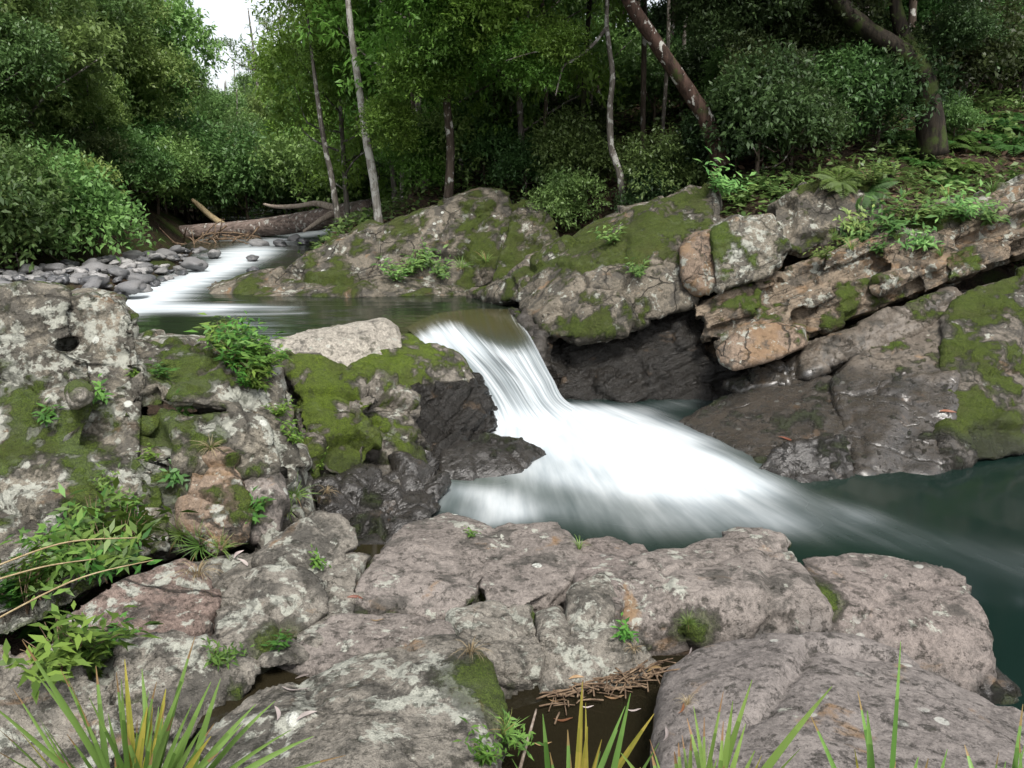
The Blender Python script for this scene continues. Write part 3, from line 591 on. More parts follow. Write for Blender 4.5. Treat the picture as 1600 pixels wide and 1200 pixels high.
    rock('rock_block', 'smooth orange brown snout of rock jutting over the wet slab', 'rock',
         [([(1124, 548, 8.6), (1150, 523, 8.65), (1210, 507, 8.7), (1256, 512, 8.7), (1258, 540, 8.5), (1200, 562, 8.4), (1146, 574, 8.35), (1128, 566, 8.45)], r(.9))], 'orange', amp=.035, bed=BEDR, bt=.2, ba=.015, vox=.028, smooth=4)
    rock('rock_ledge', 'thin shadowed beds under the tan ledge on the right bank', 'rock',
         [([(1136, 600, 8.9), (1200, 570, 8.85), (1340, 525, 8.75), (1480, 458, 9), (1505, 475, 8.95), (1400, 535, 8.7), (1250, 590, 8.6), (1180, 622, 8.6)], r(.8))], 'smooth', amp=.04, bed=BEDR, bt=.1, ba=.035, crack=.04, cs=.4, chip=.03, **bk)
    rock('rock_slab', 'low shiny wet slab sloping into the white water', 'rock',
         [([(1062, 658, 8.4), (1120, 622, 8.7), (1180, 600, 8.8), (1300, 590, 8.55), (1332, 640, 7.9), (1337, 700, 7.25), (1300, 738, 6.95), (1200, 745, 6.88), (1160, 702, 7.4), (1220, 645, 8.05)], D(.5))], 'wet' if 0 else 'smooth', amp=.05, crack=.02, cs=.8, **bk)
    rock('rock_block', 'sharp edged wet block standing in the pool before the shiny slab', 'rock',
         [([(1178, 738, 6.85), (1206, 706, 7.0), (1280, 690, 7.1), (1322, 682, 7.2), (1338, 745, 6.75), (1310, 772, 6.55), (1240, 762, 6.65), (1215, 735, 6.8)], D(.5))], 'wet', vox=.028, smooth=1, amp=.03, chip=.04, cs=.4)
    rock('rock_slab', 'tall smooth grey brown slab split by a dark crack on the right bank', 'rock', [
        ([(1300, 592, 8.3), (1342, 557, 8.6), (1395, 535, 8.7), (1405, 600, 8.0), (1412, 640, 7.6), (1400, 745, 6.85), (1342, 748, 6.8), (1337, 665, 7.6)], {'r': 1, 'd': .3}),
        ([(1402, 532, 8.65), (1482, 492, 8.9), (1496, 560, 8.2), (1474, 640, 7.55), (1484, 722, 6.95), (1452, 750, 6.78), (1405, 748, 6.83), (1416, 640, 7.65)], {'r': 1, 'd': .3})], 'smooth', amp=.05, crack=.02, cs=.9, chip=.012, vox=.03, smooth=2)
    rock('rock_slab', 'dark lichen speckled slab with a bright moss patch at the right edge', 'rock', [
        ([(1470, 500, 8.7), (1500, 463, 8.95), (1600, 427, 9.25), (1720, 388, 9.5), (1720, 560, 8.6), (1600, 590, 8.2), (1500, 610, 7.8), (1470, 580, 8.0)], {'r': 1.2, 'd': .3}),
        ([(1476, 610, 7.75), (1600, 580, 8.2), (1720, 550, 8.6), (1720, 690, 7.6), (1600, 690, 7.4), (1520, 712, 7.1), (1474, 728, 6.95), (1480, 650, 7.4)], {'r': 1.2})], 'darkslab', amp=.07, crack=.03, cs=.8, chip=.03, spot=(P(1545, 672, 7.35), .34), **bk)
if ROCKS: build_rocks()

# ------------------------------------------------------------------ water
def segfield(x, y, pl, r, s):
    d = np.full(x.shape, 1e9)
    for a, b in zip(pl[:-1], pl[1:]):
        e = b[:2] - a[:2]; t = np.clip(((x - a[0]) * e[0] + (y - a[1]) * e[1]) / (e @ e + 1e-9), 0, 1)
        d = np.minimum(d, np.hypot(x - a[0] - t * e[0], y - a[1] - t * e[1]))
    return s * np.exp(-(d / r) ** 2)
def water_obj(name, label, cat, v, f, foam, shallow, uv, mat, kind='structure'):
    me = mesh_np(name, v, f)
    for an, arr in (('foam', foam), ('shallow', shallow)):
        a = me.attributes.new(an, 'FLOAT', 'POINT'); a.data.foreach_set('value', np.clip(arr, 0, 1).astype(np.float32))
    ul = me.uv_layers.new(name='flow'); li = np.empty(len(me.loops), np.int32); me.loops.foreach_get('vertex_index', li)
    ul.data.foreach_set('uv', uv[li].astype(np.float32).ravel())
    return tag(link(name, me, mat), label, cat, None, kind)
def grid_poly(poly, cell):
    poly = np.asarray(poly)[:, :2]; lo = poly.min(0); hi = poly.max(0)
    xs = np.arange(lo[0], hi[0] + cell, cell); ys = np.arange(lo[1], hi[1] + cell, cell)
    X, Y = np.meshgrid(xs, ys); ok = sdist(X, Y, poly) > 0
    n = np.arange(X.size).reshape(X.shape)
    c = ok[:-1, :-1] & ok[:-1, 1:] & ok[1:, :-1] & ok[1:, 1:]
    f = np.stack([n[:-1, :-1], n[:-1, 1:], n[1:, 1:], n[1:, :-1]], -1)[c]
    used = np.unique(f); rm = np.full(X.size, -1); rm[used] = np.arange(len(used))
    return X.ravel()[used], Y.ravel()[used], rm[f]
def field(x, y, z, caps):
    t = np.zeros(x.shape)
    for pts, r, s in caps: 
        g = segfield(x, y, [PZ(a, b, z) for a, b in pts], r, s); t = 1 - (1 - t) * (1 - np.clip(g, 0, 1))
    return t
# upper pool and rapids
UZ = .85
up = [PZ(*q, UZ) for q in ((634, 527), (645, 520), (682, 504), (716, 497), (750, 495), (785, 496), (812, 497), (850, 490), (860, 455))] + [np.array(q) for q in
     ((.6, 13.2, 0), (-3.5, 14.2, 0), (-4.3, 15, 0), (-4.3, 27, 0), (-9.3, 36, 0), (-16.7, 41, 0), (-9, 27, 0), (-8.3, 20, 0), (-9, 12.5, 0), (-9, 8.2, 0), (-2.6, 8.15, 0))]
x, y, f = grid_poly(up, .07)
foam = field(x, y, UZ, [([(520, 372), (430, 386), (360, 405)], .7, .7), ([(400, 400), (340, 425), (270, 450), (215, 475), (150, 490)], .62, 1.0), ([(215, 482), (330, 484)], .4, .75), ([(280, 478), (440, 482)], .3, .4), ([(330, 492), (470, 490)], .16, .35), ([(430, 505), (560, 500)], .12, .12), ([(650, 520), (700, 508)], .1, .4)])
foam = np.maximum(foam * (1 - 0 * x), .55 * sm((y - 19) / 3) * (.5 + .5 * fbm(np.stack([x, y, 0 * x], 1) * 1.3, 3, 4)))
shal = sm((11.2 - y) / 1.6) * sm((x + 2.2) / 1.6)
z = UZ + np.clip(y - 13, 0, 60) * .02 + .012 * fbm(np.stack([x * .5, y * 2, 0 * x], 1), 3, 9) + foam * .03 * fbm(np.stack([x * 1.2, y * 2, 0 * x], 1), 3, 19)
water_obj('river', 'still olive green pool with white rapids entering at its left', 'river', np.stack([x, y, z], 1), f, foam, shal, np.stack([x + .35 * y * sm((y - 13) / 3), y + .3 * x * 0], 1), MW_UP)
# plunge pool
lo = [PZ(*q, 0) for q in ((560, 770), (620, 720), (740, 650), (830, 600), (1000, 590), (1180, 590))] + [np.array(q) for q in ((6, 10, 0), (40, 14, 0), (40, 2, 0), (3, .5, 0), (2.4, 2.0, 0), (.6, 4.2, 0), (-1.5, 5.2, 0))]
x, y, f = grid_poly(lo, .055)
foam = field(x, y, 0, [([(800, 665), (880, 665), (960, 690)], .75, 1.0), ([(860, 690), (960, 712), (1040, 728), (1085, 740)], .55, 1.0), ([(780, 715), (850, 738), (960, 758), (1080, 768)], .42, .62),
    ([(1060, 725), (1200, 765), (1280, 785), (1345, 805)], .22, .22), ([(1345, 805), (1450, 835), (1620, 875)], .3, .14), ([(1200, 800), (1400, 850), (1620, 900)], .34, .2), ([(820, 790), (1000, 815), (1200, 812)], .4, .36),
    ([(700, 765), (760, 775), (800, 800)], .24, .5), ([(690, 790), (750, 815)], .2, .35), ([(1020, 640), (1100, 625)], .3, .22), ([(960, 650), (1060, 690)], .4, .6), ([(1110, 745), (1180, 760)], .3, .5)])
foam = np.clip(foam * (1 + .22 * fbm(np.stack([x, y, 0 * x], 1) * 1.6, 3, 41)), 0, 1)
O = PZ(790, 560, 0); rr = np.hypot(x - O[0], y - O[1]); th = np.arctan2(x - O[0], O[1] - y)
shal = sm((7.4 - rr) / 4) * sm((4.2 - x) / 3.) * sm((8.0 - y) / 1.4)
z = .1 * field(x, y, 0, [([(800, 660), (880, 655), (980, 690), (1050, 720)], .6, 1.0)]) + .02 * foam * fbm(np.stack([rr * .8, th * 5, 0 * x], 1), 3, 3) + .006 * fbm(np.stack([x * 1.2, y * 1.2, 0 * x], 1), 3, 6)
water_obj('plunge_pool', 'dark green pool spreading right from the foot of the fall with soft white foam', 'pool', np.stack([x, y, z], 1), f, foam, shal, np.stack([rr, th], 1), MW_LO)
# waterfall sheet: streamlines from left to right, (px, py, z, foam)
SL = [[(634, 512, .856, .0), (645, 522, .85, .25), (660, 535, .8, .85), (692, 550, .71, 1), (727, 582, .5, 1), (752, 630, .2, 1), (778, 684, .02, 1)],
      [(676, 492, .856, 0), (684, 502, .852, .2), (697, 517, .82, .8), (720, 546, .68, 1), (755, 584, .45, 1), (787, 632, .19, 1), (812, 690, .02, 1)],
      [(712, 486, .856, 0), (714, 496, .854, 0), (722, 513, .83, .45), (750, 546, .69, 1), (787, 588, .45, 1), (817, 635, .19, 1), (855, 692, .02, 1)],
      [(747, 483, .856, 0), (750, 496, .854, 0), (760, 526, .8, .08), (783, 556, .66, .85), (815, 595, .42, 1), (842, 638, .18, 1), (892, 690, .02, 1)],
      [(776, 483, .856, 0), (782, 498, .854, 0), (798, 534, .78, .03), (814, 560, .63, .8), (838, 598, .4, 1), (864, 636, .16, 1), (925, 680, .02, 1)],
      [(797, 483, .856, .1), (803, 498, .854, .3), (820, 528, .78, .12), (836, 556, .62, .75), (855, 590, .4, 1), (878, 630, .14, 1), (950, 668, .02, 1)],
      [(806, 483, .85, .5), (812, 500, .83, .8), (830, 528, .74, .7), (846, 558, .58, .9), (864, 592, .36, 1), (890, 630, .1, 1), (970, 660, -.02, 1)]]
A = np.array([[np.append(PZ(a, b, c), d) for a, b, c, d in s] for s in SL])
A = np.stack([catmull(s, 90) for s in A]); A = np.stack([catmull(A[:, i], 110) for i in range(A.shape[1])], 1)
nu, nv = A.shape[0], A.shape[1]
uu, vv = np.meshgrid(np.linspace(0, 1, nu), np.linspace(0, 1, nv), indexing='ij')
q = np.stack([uu * 14, vv * 1.3, 0 * uu], -1).reshape(-1, 3)
pt = A[..., :3].reshape(-1, 3).copy(); rip = .035 * fbm(q, 4, 71) * sm((vv.ravel() - .2) / .3); pt[:, 1] -= rip; pt[:, 2] += rip * .3
n = np.arange(nu * nv).reshape(nu, nv); f = np.stack([n[:-1, :-1], n[1:, :-1], n[1:, 1:], n[:-1, 1:]], -1).reshape(-1, 4)
ff_ = A[..., 3].ravel() * (1 - .4 * sm((vv.ravel() - .3) / .3) * sm((.95 - vv.ravel()) / .15))
water_obj('waterfall', 'short white silky waterfall pouring between the dark rocks', 'waterfall', pt, f, ff_, sm((.5 - vv.ravel()) / .3), np.stack([vv.ravel(), uu.ravel()], 1), MW_FALL)
# rock pools
def puddle(name, label, px, z, sh):
    pl = [PZ(a, b, z) for a, b in px]; x, y, f = grid_poly(pl, .03)
    o = water_obj(name, label, 'puddle', np.stack([x, y, 0 * x + z], 1), f, 0 * x, 0 * x + sh, np.stack([x, y], 1), MW_PUD)
puddle('puddle', 'dark rill pool between the front slab and the lichened boulder', [(690, 1300), (770, 1100), (840, 1060), (1000, 1020), (1080, 1020), (1080, 1130), (1060, 1200), (960, 1300)], .17, .3)
puddle('puddle', 'brown rill pool below the left boulders holding fallen leaves', [(300, 1150), (330, 1060), (420, 1025), (540, 1020), (560, 1040), (420, 1130), (350, 1200)], .33, .5)
puddle('puddle', 'shallow bright puddle in front of the smooth rounded boulder', [(490, 990), (490, 900), (560, 850), (620, 850), (600, 930), (740, 930), (760, 990), (640, 1000)], .235, .6)

# ------------------------------------------------------------------ plants: builders
def norm(a): return a / (np.linalg.norm(a, axis=-1, keepdims=True) + 1e-9)
def leaf_quads(pos, axis_, nrm, L, Wd, fold=.18):
    """diamond leaves: pos base, axis direction, nrm face normal -> verts, quads"""
    ax = norm(axis_); side = norm(np.cross(ax, nrm)); nn = np.cross(side, ax)
    L = np.asarray(L)[:, None]; Wd = np.asarray(Wd)[:, None]
    m = pos + ax * L * .42
    v = np.stack([pos, m + side * Wd * .5 + nn * Wd * fold, pos + ax * L - nn * L * .08, m - side * Wd * .5 + nn * Wd * fold], 1).reshape(-1, 3)
    return v, np.arange(len(v)).reshape(-1, 4)
def leaf_mesh(name, v, f, tint):
    me = mesh_np(name, v, f, smooth=False)
    a = me.attributes.new('tint', 'FLOAT', 'FACE'); a.data.foreach_set('value', np.clip(tint, 0, 1).astype(np.float32)); return me
def crown_mesh(name, lobes, dens, rng, L=.12, Wd=.05, per=7, droop=.0, tl=.35):
    """lobes: (n,4) centre + radius"""
    tp, td, tt = [], [], []
    for c in lobes:
        n = int(dens * c[3] ** 2); d = norm(rng.normal(size=(n, 3))); d[:, 2] = np.where(d[:, 2] < -.35, -d[:, 2], d[:, 2])
        rad = c[3] * (.5 + .5 * rng.random(n) ** .45)
        p = c[:3] + d * rad[:, None] * np.array((1, 1, .72))
        keep = noise(p * 1.7 / max(.5, c[3]) + 31, 5) > .33; p, d = p[keep], d[keep]
        tp.append(p); td.append(norm(d + rng.normal(size=d.shape) * .5 + np.array((0, 0, .25 - droop)))); tt.append(np.full(len(p), rng.random() * .5) + rng.random(len(p)) * .25)
    tp = np.concatenate(tp); td = np.concatenate(td); tt = np.concatenate(tt); n = len(tp)
    k = np.arange(per); s = (k / per) * tl
    pos = tp[:, None] + td[:, None] * s[None, :, None] + rng.normal(size=(n, per, 3)) * .025
    ax = norm(td[:, None] * .6 + norm(rng.normal(size=(n, per, 3))) * .9 + np.array((0, 0, -.25 - droop)))
    nr = norm(np.array((0, 0, 1.0)) + rng.normal(size=(n, per, 3)) * .55 + td[:, None] * .3)
    sz = .7 + .6 * rng.random((n, per))
    v, f = leaf_quads(pos.reshape(-1, 3), ax.reshape(-1, 3), nr.reshape(-1, 3), (L * sz).ravel(), (Wd * sz).ravel())
    return leaf_mesh(name, v, f, (tt[:, None] + .25 * rng.random((n, per))).ravel())
def lobes_in(rng, n, c, r, lr):
    d = norm(rng.normal(size=(n, 3))) * (rng.random((n, 1)) ** .4)
    p = np.array(c) + d * np.array(r); return np.concatenate([p, (lr[0] + (lr[1] - lr[0]) * rng.random(n))[:, None]], 1)
def trunk_mesh(name, path, r0, r1, lobes, rng, limbs=6, sides=7):
    mb = MB(); path = np.asarray(path, float); rr = np.linspace(r0, r1, len(path)); mb.tube(path, rr, sides, len(path) * 4, .12, rng.integers(99))
    pp = catmull(path, 30)
    for c in lobes[:limbs]:
        i = int(np.clip(np.searchsorted(pp[:, 2], c[2] - .6 * np.linalg.norm(c[:2] - pp[-1, :2]) - .2), 4, 28)); a = pp[i]
        mid = (a + c[:3]) / 2 + rng.normal(size=3) * .12 + np.array((0, 0, -.08)); rb = (r0 + (r1 - r0) * i / 30) * .5
        mb.tube([a, mid, c[:3], c[:3] + (c[:3] - mid) * .4], [rb, rb * .7, rb * .4, rb * .15], 5, 9)
    return mb.mesh(name)
def put(name, me, mat, parent, loc=(0, 0, 0), rz=0, sc=1.0):
    o = bpy.data.objects.new(name, me); COL.objects.link(o)
    if not me.materials: me.materials.append(None)
    o.material_slots[0].link = 'OBJECT'; o.material_slots[0].material = mat
    o.parent = parent; o.location = loc; o.rotation_euler = (0, 0, rz); o.scale = (sc,) * 3 if not hasattr(sc, '__len__') else sc
    return o
rng = np.random.default_rng(5)
PROTO = {}
def proto(kind, i, lob, path, r0, r1, dens, L, Wd, limbs=7, **k):
    lob = np.asarray(lob)
    PROTO.setdefault(kind, []).append((trunk_mesh(kind + '_trunk', path, r0, r1, lob, rng, limbs), crown_mesh(kind + '_crown', lob, dens, rng, L, Wd, **k)))
for i in range(4):      # leafy bank trees, about 6 m
    l = lobes_in(rng, 15, (0, 0, 3.7), (1.7, 1.7, 2.3), (.65, 1.15)); proto('bank', i, l, [(0, 0, -.4), (.1, .05, 1.2), (-.1, .1, 2.6), (.1, 0, 4.6)], .11, .03, 300, .125, .055, 9)
for i in range(4):      # shrubs, about 2 m
    l = lobes_in(rng, 9, (0, 0, .85), (.85, .85, .75), (.4, .7)); proto('shrub', i, l, [(0, 0, -.3), (.05, .05, .5), (0, 0, 1.3)], .05, .015, 480, .1, .045, 7)
for i in range(4):      # tall slender forest trees
    l = lobes_in(rng, 9, (0, 0, 7.6), (1.5, 1.5, 1.9), (.8, 1.25))
    b = rng.normal(size=(3, 2)) * .18
    proto('slender', i, l, [(0, 0, -.5), (b[0, 0], b[0, 1], 2.2), (b[1, 0], b[1, 1], 4.5), (b[2, 0], b[2, 1], 6.5), (0, 0, 8.6)], .075, .03, 150, .17, .075, 7)
for i in range(4):      # bare poles with the crown far up
    l = lobes_in(rng, 7, (0, 0, 9.4), (1.2, 1.2, 1.3), (.7, 1.1)); b = rng.normal(size=(4, 2)) * .13
    proto('pole', i, l, [(0, 0, -.5), (b[0, 0], b[0, 1], 2), (b[1, 0], b[1, 1], 4), (b[2, 0], b[2, 1], 6.5), (b[3, 0], b[3, 1], 8.5), (0, 0, 10)], .055, .025, 150, .17, .075, 6)
for i in range(3):      # loose bright trees with foliage down to the ground
    l = np.concatenate([lobes_in(rng, 17, (0, 0, 3.0), (1.5, 1.5, 2.9), (.45, .9))]); proto('loose', i, l, [(0, 0, -.4), (.15, 0, 2), (-.1, .1, 4), (.1, 0, 6.4)], .07, .02, 280, .13, .05, 11, droop=.3)
for i in range(2):      # thin, broken crown seen against the sky
    l = lobes_in(rng, 13, (0, 0, 6.5), (1.6, 1.6, 3.2), (.35, .7)); proto('airy', i, l, [(0, 0, -.5), (.1, 0, 3), (0, .2, 6), (.1, 0, 9.6)], .16, .03, 130, .2, .06, 13)
NT_ = [0]
def tree(kind, x, y, s, mat, bark, name, label, cat, group=None, z=None, sz=None):
    NT_[0] += 1; tr, cr = PROTO[kind][NT_[0] % len(PROTO[kind])]
    e = thing(name, label, cat, (x, y, gz(x, y) if z is None else z), group); rz = random.random() * 6.28
    sc = (s, s, s * (sz or 1))
    put('trunk' if kind != 'shrub' else 'stem', tr, MBK[bark], e, (0, 0, 0), rz, sc); put('crown' if kind != 'shrub' else 'foliage', cr, ML[mat], e, (0, 0, 0), rz, sc)
    return e
random.seed(3)
# ------------------------------------------------------------------ small plants on the rocks
DG = bpy.context.evaluated_depsgraph_get(); DG.update()
def hit(px, py):
    d = Vector(P(px, py, 5.0)) - Vector((0, 0, CAMZ)); d.normalize()
    ok, loc, nr, *_ = SC.ray_cast(DG, Vector((0, 0, CAMZ)), d)
    return (loc, nr) if ok else (Vector(P(px, py, 12)), Vector((0, 0, 1)))
def herb_mesh(n_st, leaves, L, Wd, h, spread):
    pos, ax, nr, sz = [], [], [], []
    for s in range(n_st):
        a = rng.random() * 6.28; lean = spread * (.3 + rng.random()); hh = h * (.5 + .7 * rng.random())
        for k in range(leaves):
            t = (k + 1) / leaves; b = a + 2.4 * k
            p = np.array((math.cos(a) * lean * t * hh, math.sin(a) * lean * t * hh, hh * t * (1 - .25 * lean * t)))
            pos.append(p); ax.append((math.cos(b), math.sin(b), .35 * rng.random() - .05)); nr.append((-.2 * math.cos(b) + rng.normal() * .2, -.2 * math.sin(b) + rng.normal() * .2, 1)); sz.append(.6 + .6 * rng.random())
    pos = np.array(pos); ax = np.array(ax); sz = np.array(sz)
    v, f = leaf_quads(pos, ax, np.array(nr), L * sz, Wd * sz)
    return leaf_mesh('herb_leaves', v, f, rng.random(len(f)))
HERB = [herb_mesh(14, 9, .085, .026, .22, .9) for _ in range(3)]
ROSE = [herb_mesh(7, 6, .06, .02, .09, .9) for _ in range(2)]
def stems_mesh():
    mb = MB()
    for s in range(7):
        a = rng.random() * 6.28; mb.tube([(0, 0, -.03), (.05 * math.cos(a), .05 * math.sin(a), .08), (.12 * math.cos(a), .12 * math.sin(a), .15)], [.003, .002, .001], 4)
    return mb.mesh('herb_stems')
HSTEM = stems_mesh()
def blade_strip(pts, w, V, Fc, bend_n):
    pts = np.asarray(pts); m = len(pts); d = norm(np.gradient(pts, axis=0)); sd_ = norm(np.cross(d, bend_n)); up_ = np.cross(sd_, d)
    w = np.asarray(w)[:, None]; o = len(V)
    for q in zip(pts - sd_ * w * .5 + up_ * w * .18, pts, pts + sd_ * w * .5 + up_ * w * .18): V.extend(q)
    for i in range(m - 1):
        a = o + 3 * i; Fc += [(a, a + 1, a + 4, a + 3), (a + 1, a + 2, a + 5, a + 4)]
def tuft_mesh(n, h, w, spread, droop):
    V, Fc = [], []
    for k in range(n):
        a = rng.random() * 6.28; ln = spread * (.2 + rng.random()); hh = h * (.6 + .6 * rng.random()); t = np.linspace(0, 1, 6)[:, None]
        dr = np.array((math.cos(a), math.sin(a), 0)); pts = dr * (ln * hh * t ** 1.3 + .012) + np.array((0, 0, 1)) * hh * (t - droop * t ** 2.2)
        blade_strip(pts, w * (1 - np.linspace(0, 1, 6) ** 2 * .95), V, Fc, np.array((-dr[1], dr[0], .1)) * 0 + np.array((-dr[0], -dr[1], .6)))
    f = np.array(Fc); return leaf_mesh('grass_blades', np.array(V), f, np.repeat(rng.random(n), 10))
GRASS = [tuft_mesh(45, .16, .004, .8, .5) for _ in range(2)]; DRYG = [tuft_mesh(40, .17, .003, .9, 1.1)]
def frond_fern():
    P_, A_, N_, S_ = [], [], [], []
    for k in range(10):
        a = k * .628 + rng.random() * .5; L = .45 * (.7 + .5 * rng.random()); dr = np.array((math.cos(a), math.sin(a), 0)); sd_ = np.array((-dr[1], dr[0], 0))
        for i in range(15):
            t = (i + 1) / 15; p = dr * L * t + np.array((0, 0, L * (.75 * t - .75 * t * t)))
            for sg in (-1, 1): P_.append(p); A_.append(sd_ * sg + dr * .45 - np.array((0, 0, .18))); N_.append((0, 0, 1.0)); S_.append(.15 * L / .45 * math.sin(math.pi * min(1, t * .85 + .13)))
    S_ = np.array(S_); v, f = leaf_quads(np.array(P_), np.array(A_), np.array(N_) + rng.normal(size=(len(P_), 3)) * .1, S_, S_ * .3 + .012)
    return leaf_mesh('fern_fronds', v, f, rng.random(len(f)) * .5 + np.repeat(rng.random(10) * .5, 30))
FERN = [frond_fern() for _ in range(3)]
def set_plant(kind, px, py, s, label, group=None, mat=None):
    loc, nr = hit(px, py); loc = loc + nr * .0
    nm, cat, meshes, mt, part = {'herb': ('herb', 'herb', HERB, 'herb', 'leaves'), 'rosette': ('herb', 'herb', ROSE, 'herb', None), 'grass': ('grass_tuft', 'grass tuft', GRASS, 'grass', None),
        'dry': ('grass_tuft', 'grass tuft', DRYG, 'dry', None), 'fern': ('fern', 'fern', FERN, 'fern', None)}[kind]
    me = random.choice(meshes); mt = ML[mat or mt]
    up = (nr + Vector((0, 0, 1.0))).normalized(); q = up.to_track_quat('Z', 'Y')
    if part:
        e = thing(nm, label, cat, loc, group); e.rotation_mode = 'QUATERNION'; e.rotation_quaternion = q; e.scale = (s,) * 3
        put(part, me, mt, e, rz=random.random() * 6); put('stem', HSTEM, MBK['twig'], e)
    else:
        e = tag(put(nm, me, mt, None, loc, 0, s), label, cat, group); e.rotation_mode = 'QUATERNION'; e.rotation_quaternion = q
for px, py, s, lb in [(355, 528, .8, 'leafy herb at the top of the green strip on the left cliff'), (365, 555, 1.1, 'tall leafy herb in the green strip on the left cliff'), (385, 578, 1.1, 'bushy herb at the foot of the green strip on the left cliff'), (402, 560, .9, 'leafy herb on the right edge of the green strip of the left cliff'), (378, 602, .7, 'small herb hanging below the green strip on the left cliff'),
    (150, 830, 1.1, 'bushy herb on the left cliff foot above the dry stems'), (190, 850, 1.2, 'largest leafy herb over the rusty red boulder'), (105, 870, 1.1, 'leafy herb left of the rusty boulder among dry stems'), (215, 845, .9, 'leafy herb at the right end of the herb bank'), (60, 930, 1., 'leafy herb above the left grass tuft at the picture edge'), (30, 985, 1.1, 'leafy herb in the lower left corner below the dry stems'), (120, 1030, 1.1, 'glossy herb behind the long bladed tuft'), (165, 1025, .9, 'glossy herb right of its twin behind the long bladed tuft'), (75, 975, .9, 'small glossy herb above the corner boulder'),
    (195, 795, .6, 'small herb halfway down the left cliff'), (165, 765, .5, 'tiny pale herb on the bare face of the left cliff'), (435, 650, .6, 'herb on the right shoulder of the left cliff'), (455, 690, .6, 'pale herb at the lower right shoulder of the left cliff'), (500, 735, .6, 'herb at the crack beside the mossy outcrop'), (340, 1030, .5, 'small dark herb at the edge of the left rill pool'), (790, 1150, .5, 'herb at the foot of the big lichened boulder'), (755, 1190, .5, 'herb at the bottom edge under the big lichened boulder')]:
    set_plant('herb', px, py, s, lb)
for k, (px, py, s) in enumerate([(345, 520, .9), (352, 545, 1.1), (372, 540, 1.), (362, 575, 1.1), (395, 590, 1.), (410, 580, .9), (375, 565, 1.2), (400, 605, .8), (388, 545, .9)]):
    set_plant('herb', px, py, s, 'leafy herb crowded in the green strip down the left cliff', 'herbs in the green strip of the left cliff')
for k, (px, py, s) in enumerate([(130, 850, 1.1), (170, 870, 1.2), (85, 900, 1.1), (120, 890, 1.2), (40, 950, 1.1), (150, 880, 1.), (60, 1000, 1.1), (100, 1050, 1.2), (200, 870, 1.), (20, 940, 1.1), (145, 1050, 1.)]):
    set_plant('herb', px, py, s, 'leafy herb crowded along the foot of the left cliff above the red boulder', 'herbs along the foot of the left cliff')
for px, py, s, lb in [(250, 590, 1.2, 'star shaped green rosette in the middle of the left cliff'), (155, 622, 1.2, 'green rosette beside the white lodged stone'), (75, 655, 1., 'pale rosette at the left of the cliff face'), (290, 635, 1.2, 'rosette in the dark hollow of the left cliff'), (210, 588, .8, 'small rosette left of the star shaped one'), (235, 720, 1., 'rosette above the orange cliff block'), (275, 745, 1.2, 'strap leaved rosette left of the orange block'), (400, 800, 1.2, 'rosette in the gap right of the orange block'), (440, 560, 1., 'rosette at the top of the mossy outcrop'), (440, 1015, .8, 'moss like rosette under the broad lichen boulder'), (490, 880, .8, 'rosette on the end of the undercut boulder'), (975, 995, .9, 'rosette in the broken face by the rill'), (735, 838, .6, 'tiny rosette on the smooth rounded boulder')]:
    set_plant('rosette', px, py, s, lb)
for px, py, s, lb in [(285, 835, 1.1, 'green grass tuft at the left of the orange block foot'), (315, 852, 1.3, 'thick green grass tuft under the orange block'), (345, 858, 1., 'green grass tuft in front of the orange block'), (460, 775, 1.1, 'grass tuft in the gully beside the left cliff'), (455, 800, .9, 'grass tuft low in the gully beside the left cliff'), (905, 858, .7, 'tiny grass tuft on the pinkish slab'), (1075, 975, .6, 'green grass tuft in the crack of the domed boulder'), (350, 512, .6, 'short grass on the top edge of the left cliff'), (785, 1145, .8, 'grass tuft beside the rill under the big boulder')]:
    set_plant('grass', px, py, s, lb)
for px, py, s, lb in [(308, 900, 1.3, 'straw coloured tuft hanging over the broad lichen boulder'), (735, 1020, .9, 'straw tuft on the shoulder of the big lichened boulder'), (330, 700, 1.0, 'dry tuft on top of the orange cliff block'), (990, 1015, .6, 'dry tuft at the twig filled rill'), (368, 503, .5, 'brown dry tuft on the top edge of the left cliff'), (1075, 1100, .5, 'dry tuft in the crack of the front slab'), (510, 770, .9, 'rusty dry tuft at the crack beside the dark blocks')]:
    set_plant('dry', px, py, s, lb)
FG = 'ferns on the right bank slope'
for k, (px, py, s) in enumerate([(1450, 225, 1.2), (1490, 215, 1.1), (1420, 235, 1.), (1530, 170, 1.2), (1560, 190, 1.2), (1515, 235, 1.2), (1580, 230, 1.1), (1480, 285, .9), (1440, 255, .9), (1500, 262, 1.1), (1585, 165, 1.1), (1540, 215, 1.), (1400, 215, .9), (1600, 205, 1.2), (1355, 300, .8), (1370, 270, .8), (1310, 285, .8), (1180, 290, .8)]):
    set_plant('fern', px, py, s, 'bright green fern on the shaded slope above the right bank rocks', FG)
SG = 'small plants rooted in the right bank rocks'
for px, py, s in [(1390, 360, 1.6), (1420, 350, 1.8), (1350, 375, 1.4), (1440, 385, 1.2), (1330, 360, 1.4), (1370, 395, 1.3), (1460, 345, 1.5), (1500, 340, 1.7), (1540, 350, 1.5), (1360, 290, 1.5), (1290, 405, 1.), (640, 430, 1.8), (660, 415, 1.6), (620, 440, 1.5), (690, 430, 1.4), (1000, 430, 1), (960, 380, 1.2), (1240, 295, 1.4), (1160, 320, 1.8), (1210, 310, 1.5), (1190, 300, 1.8), (1120, 300, 1.8), (1140, 315, 1.6)]:
    set_plant('herb', px, py, s, 'small green plant rooted between the mossy rocks across the stream', SG, 'mid')
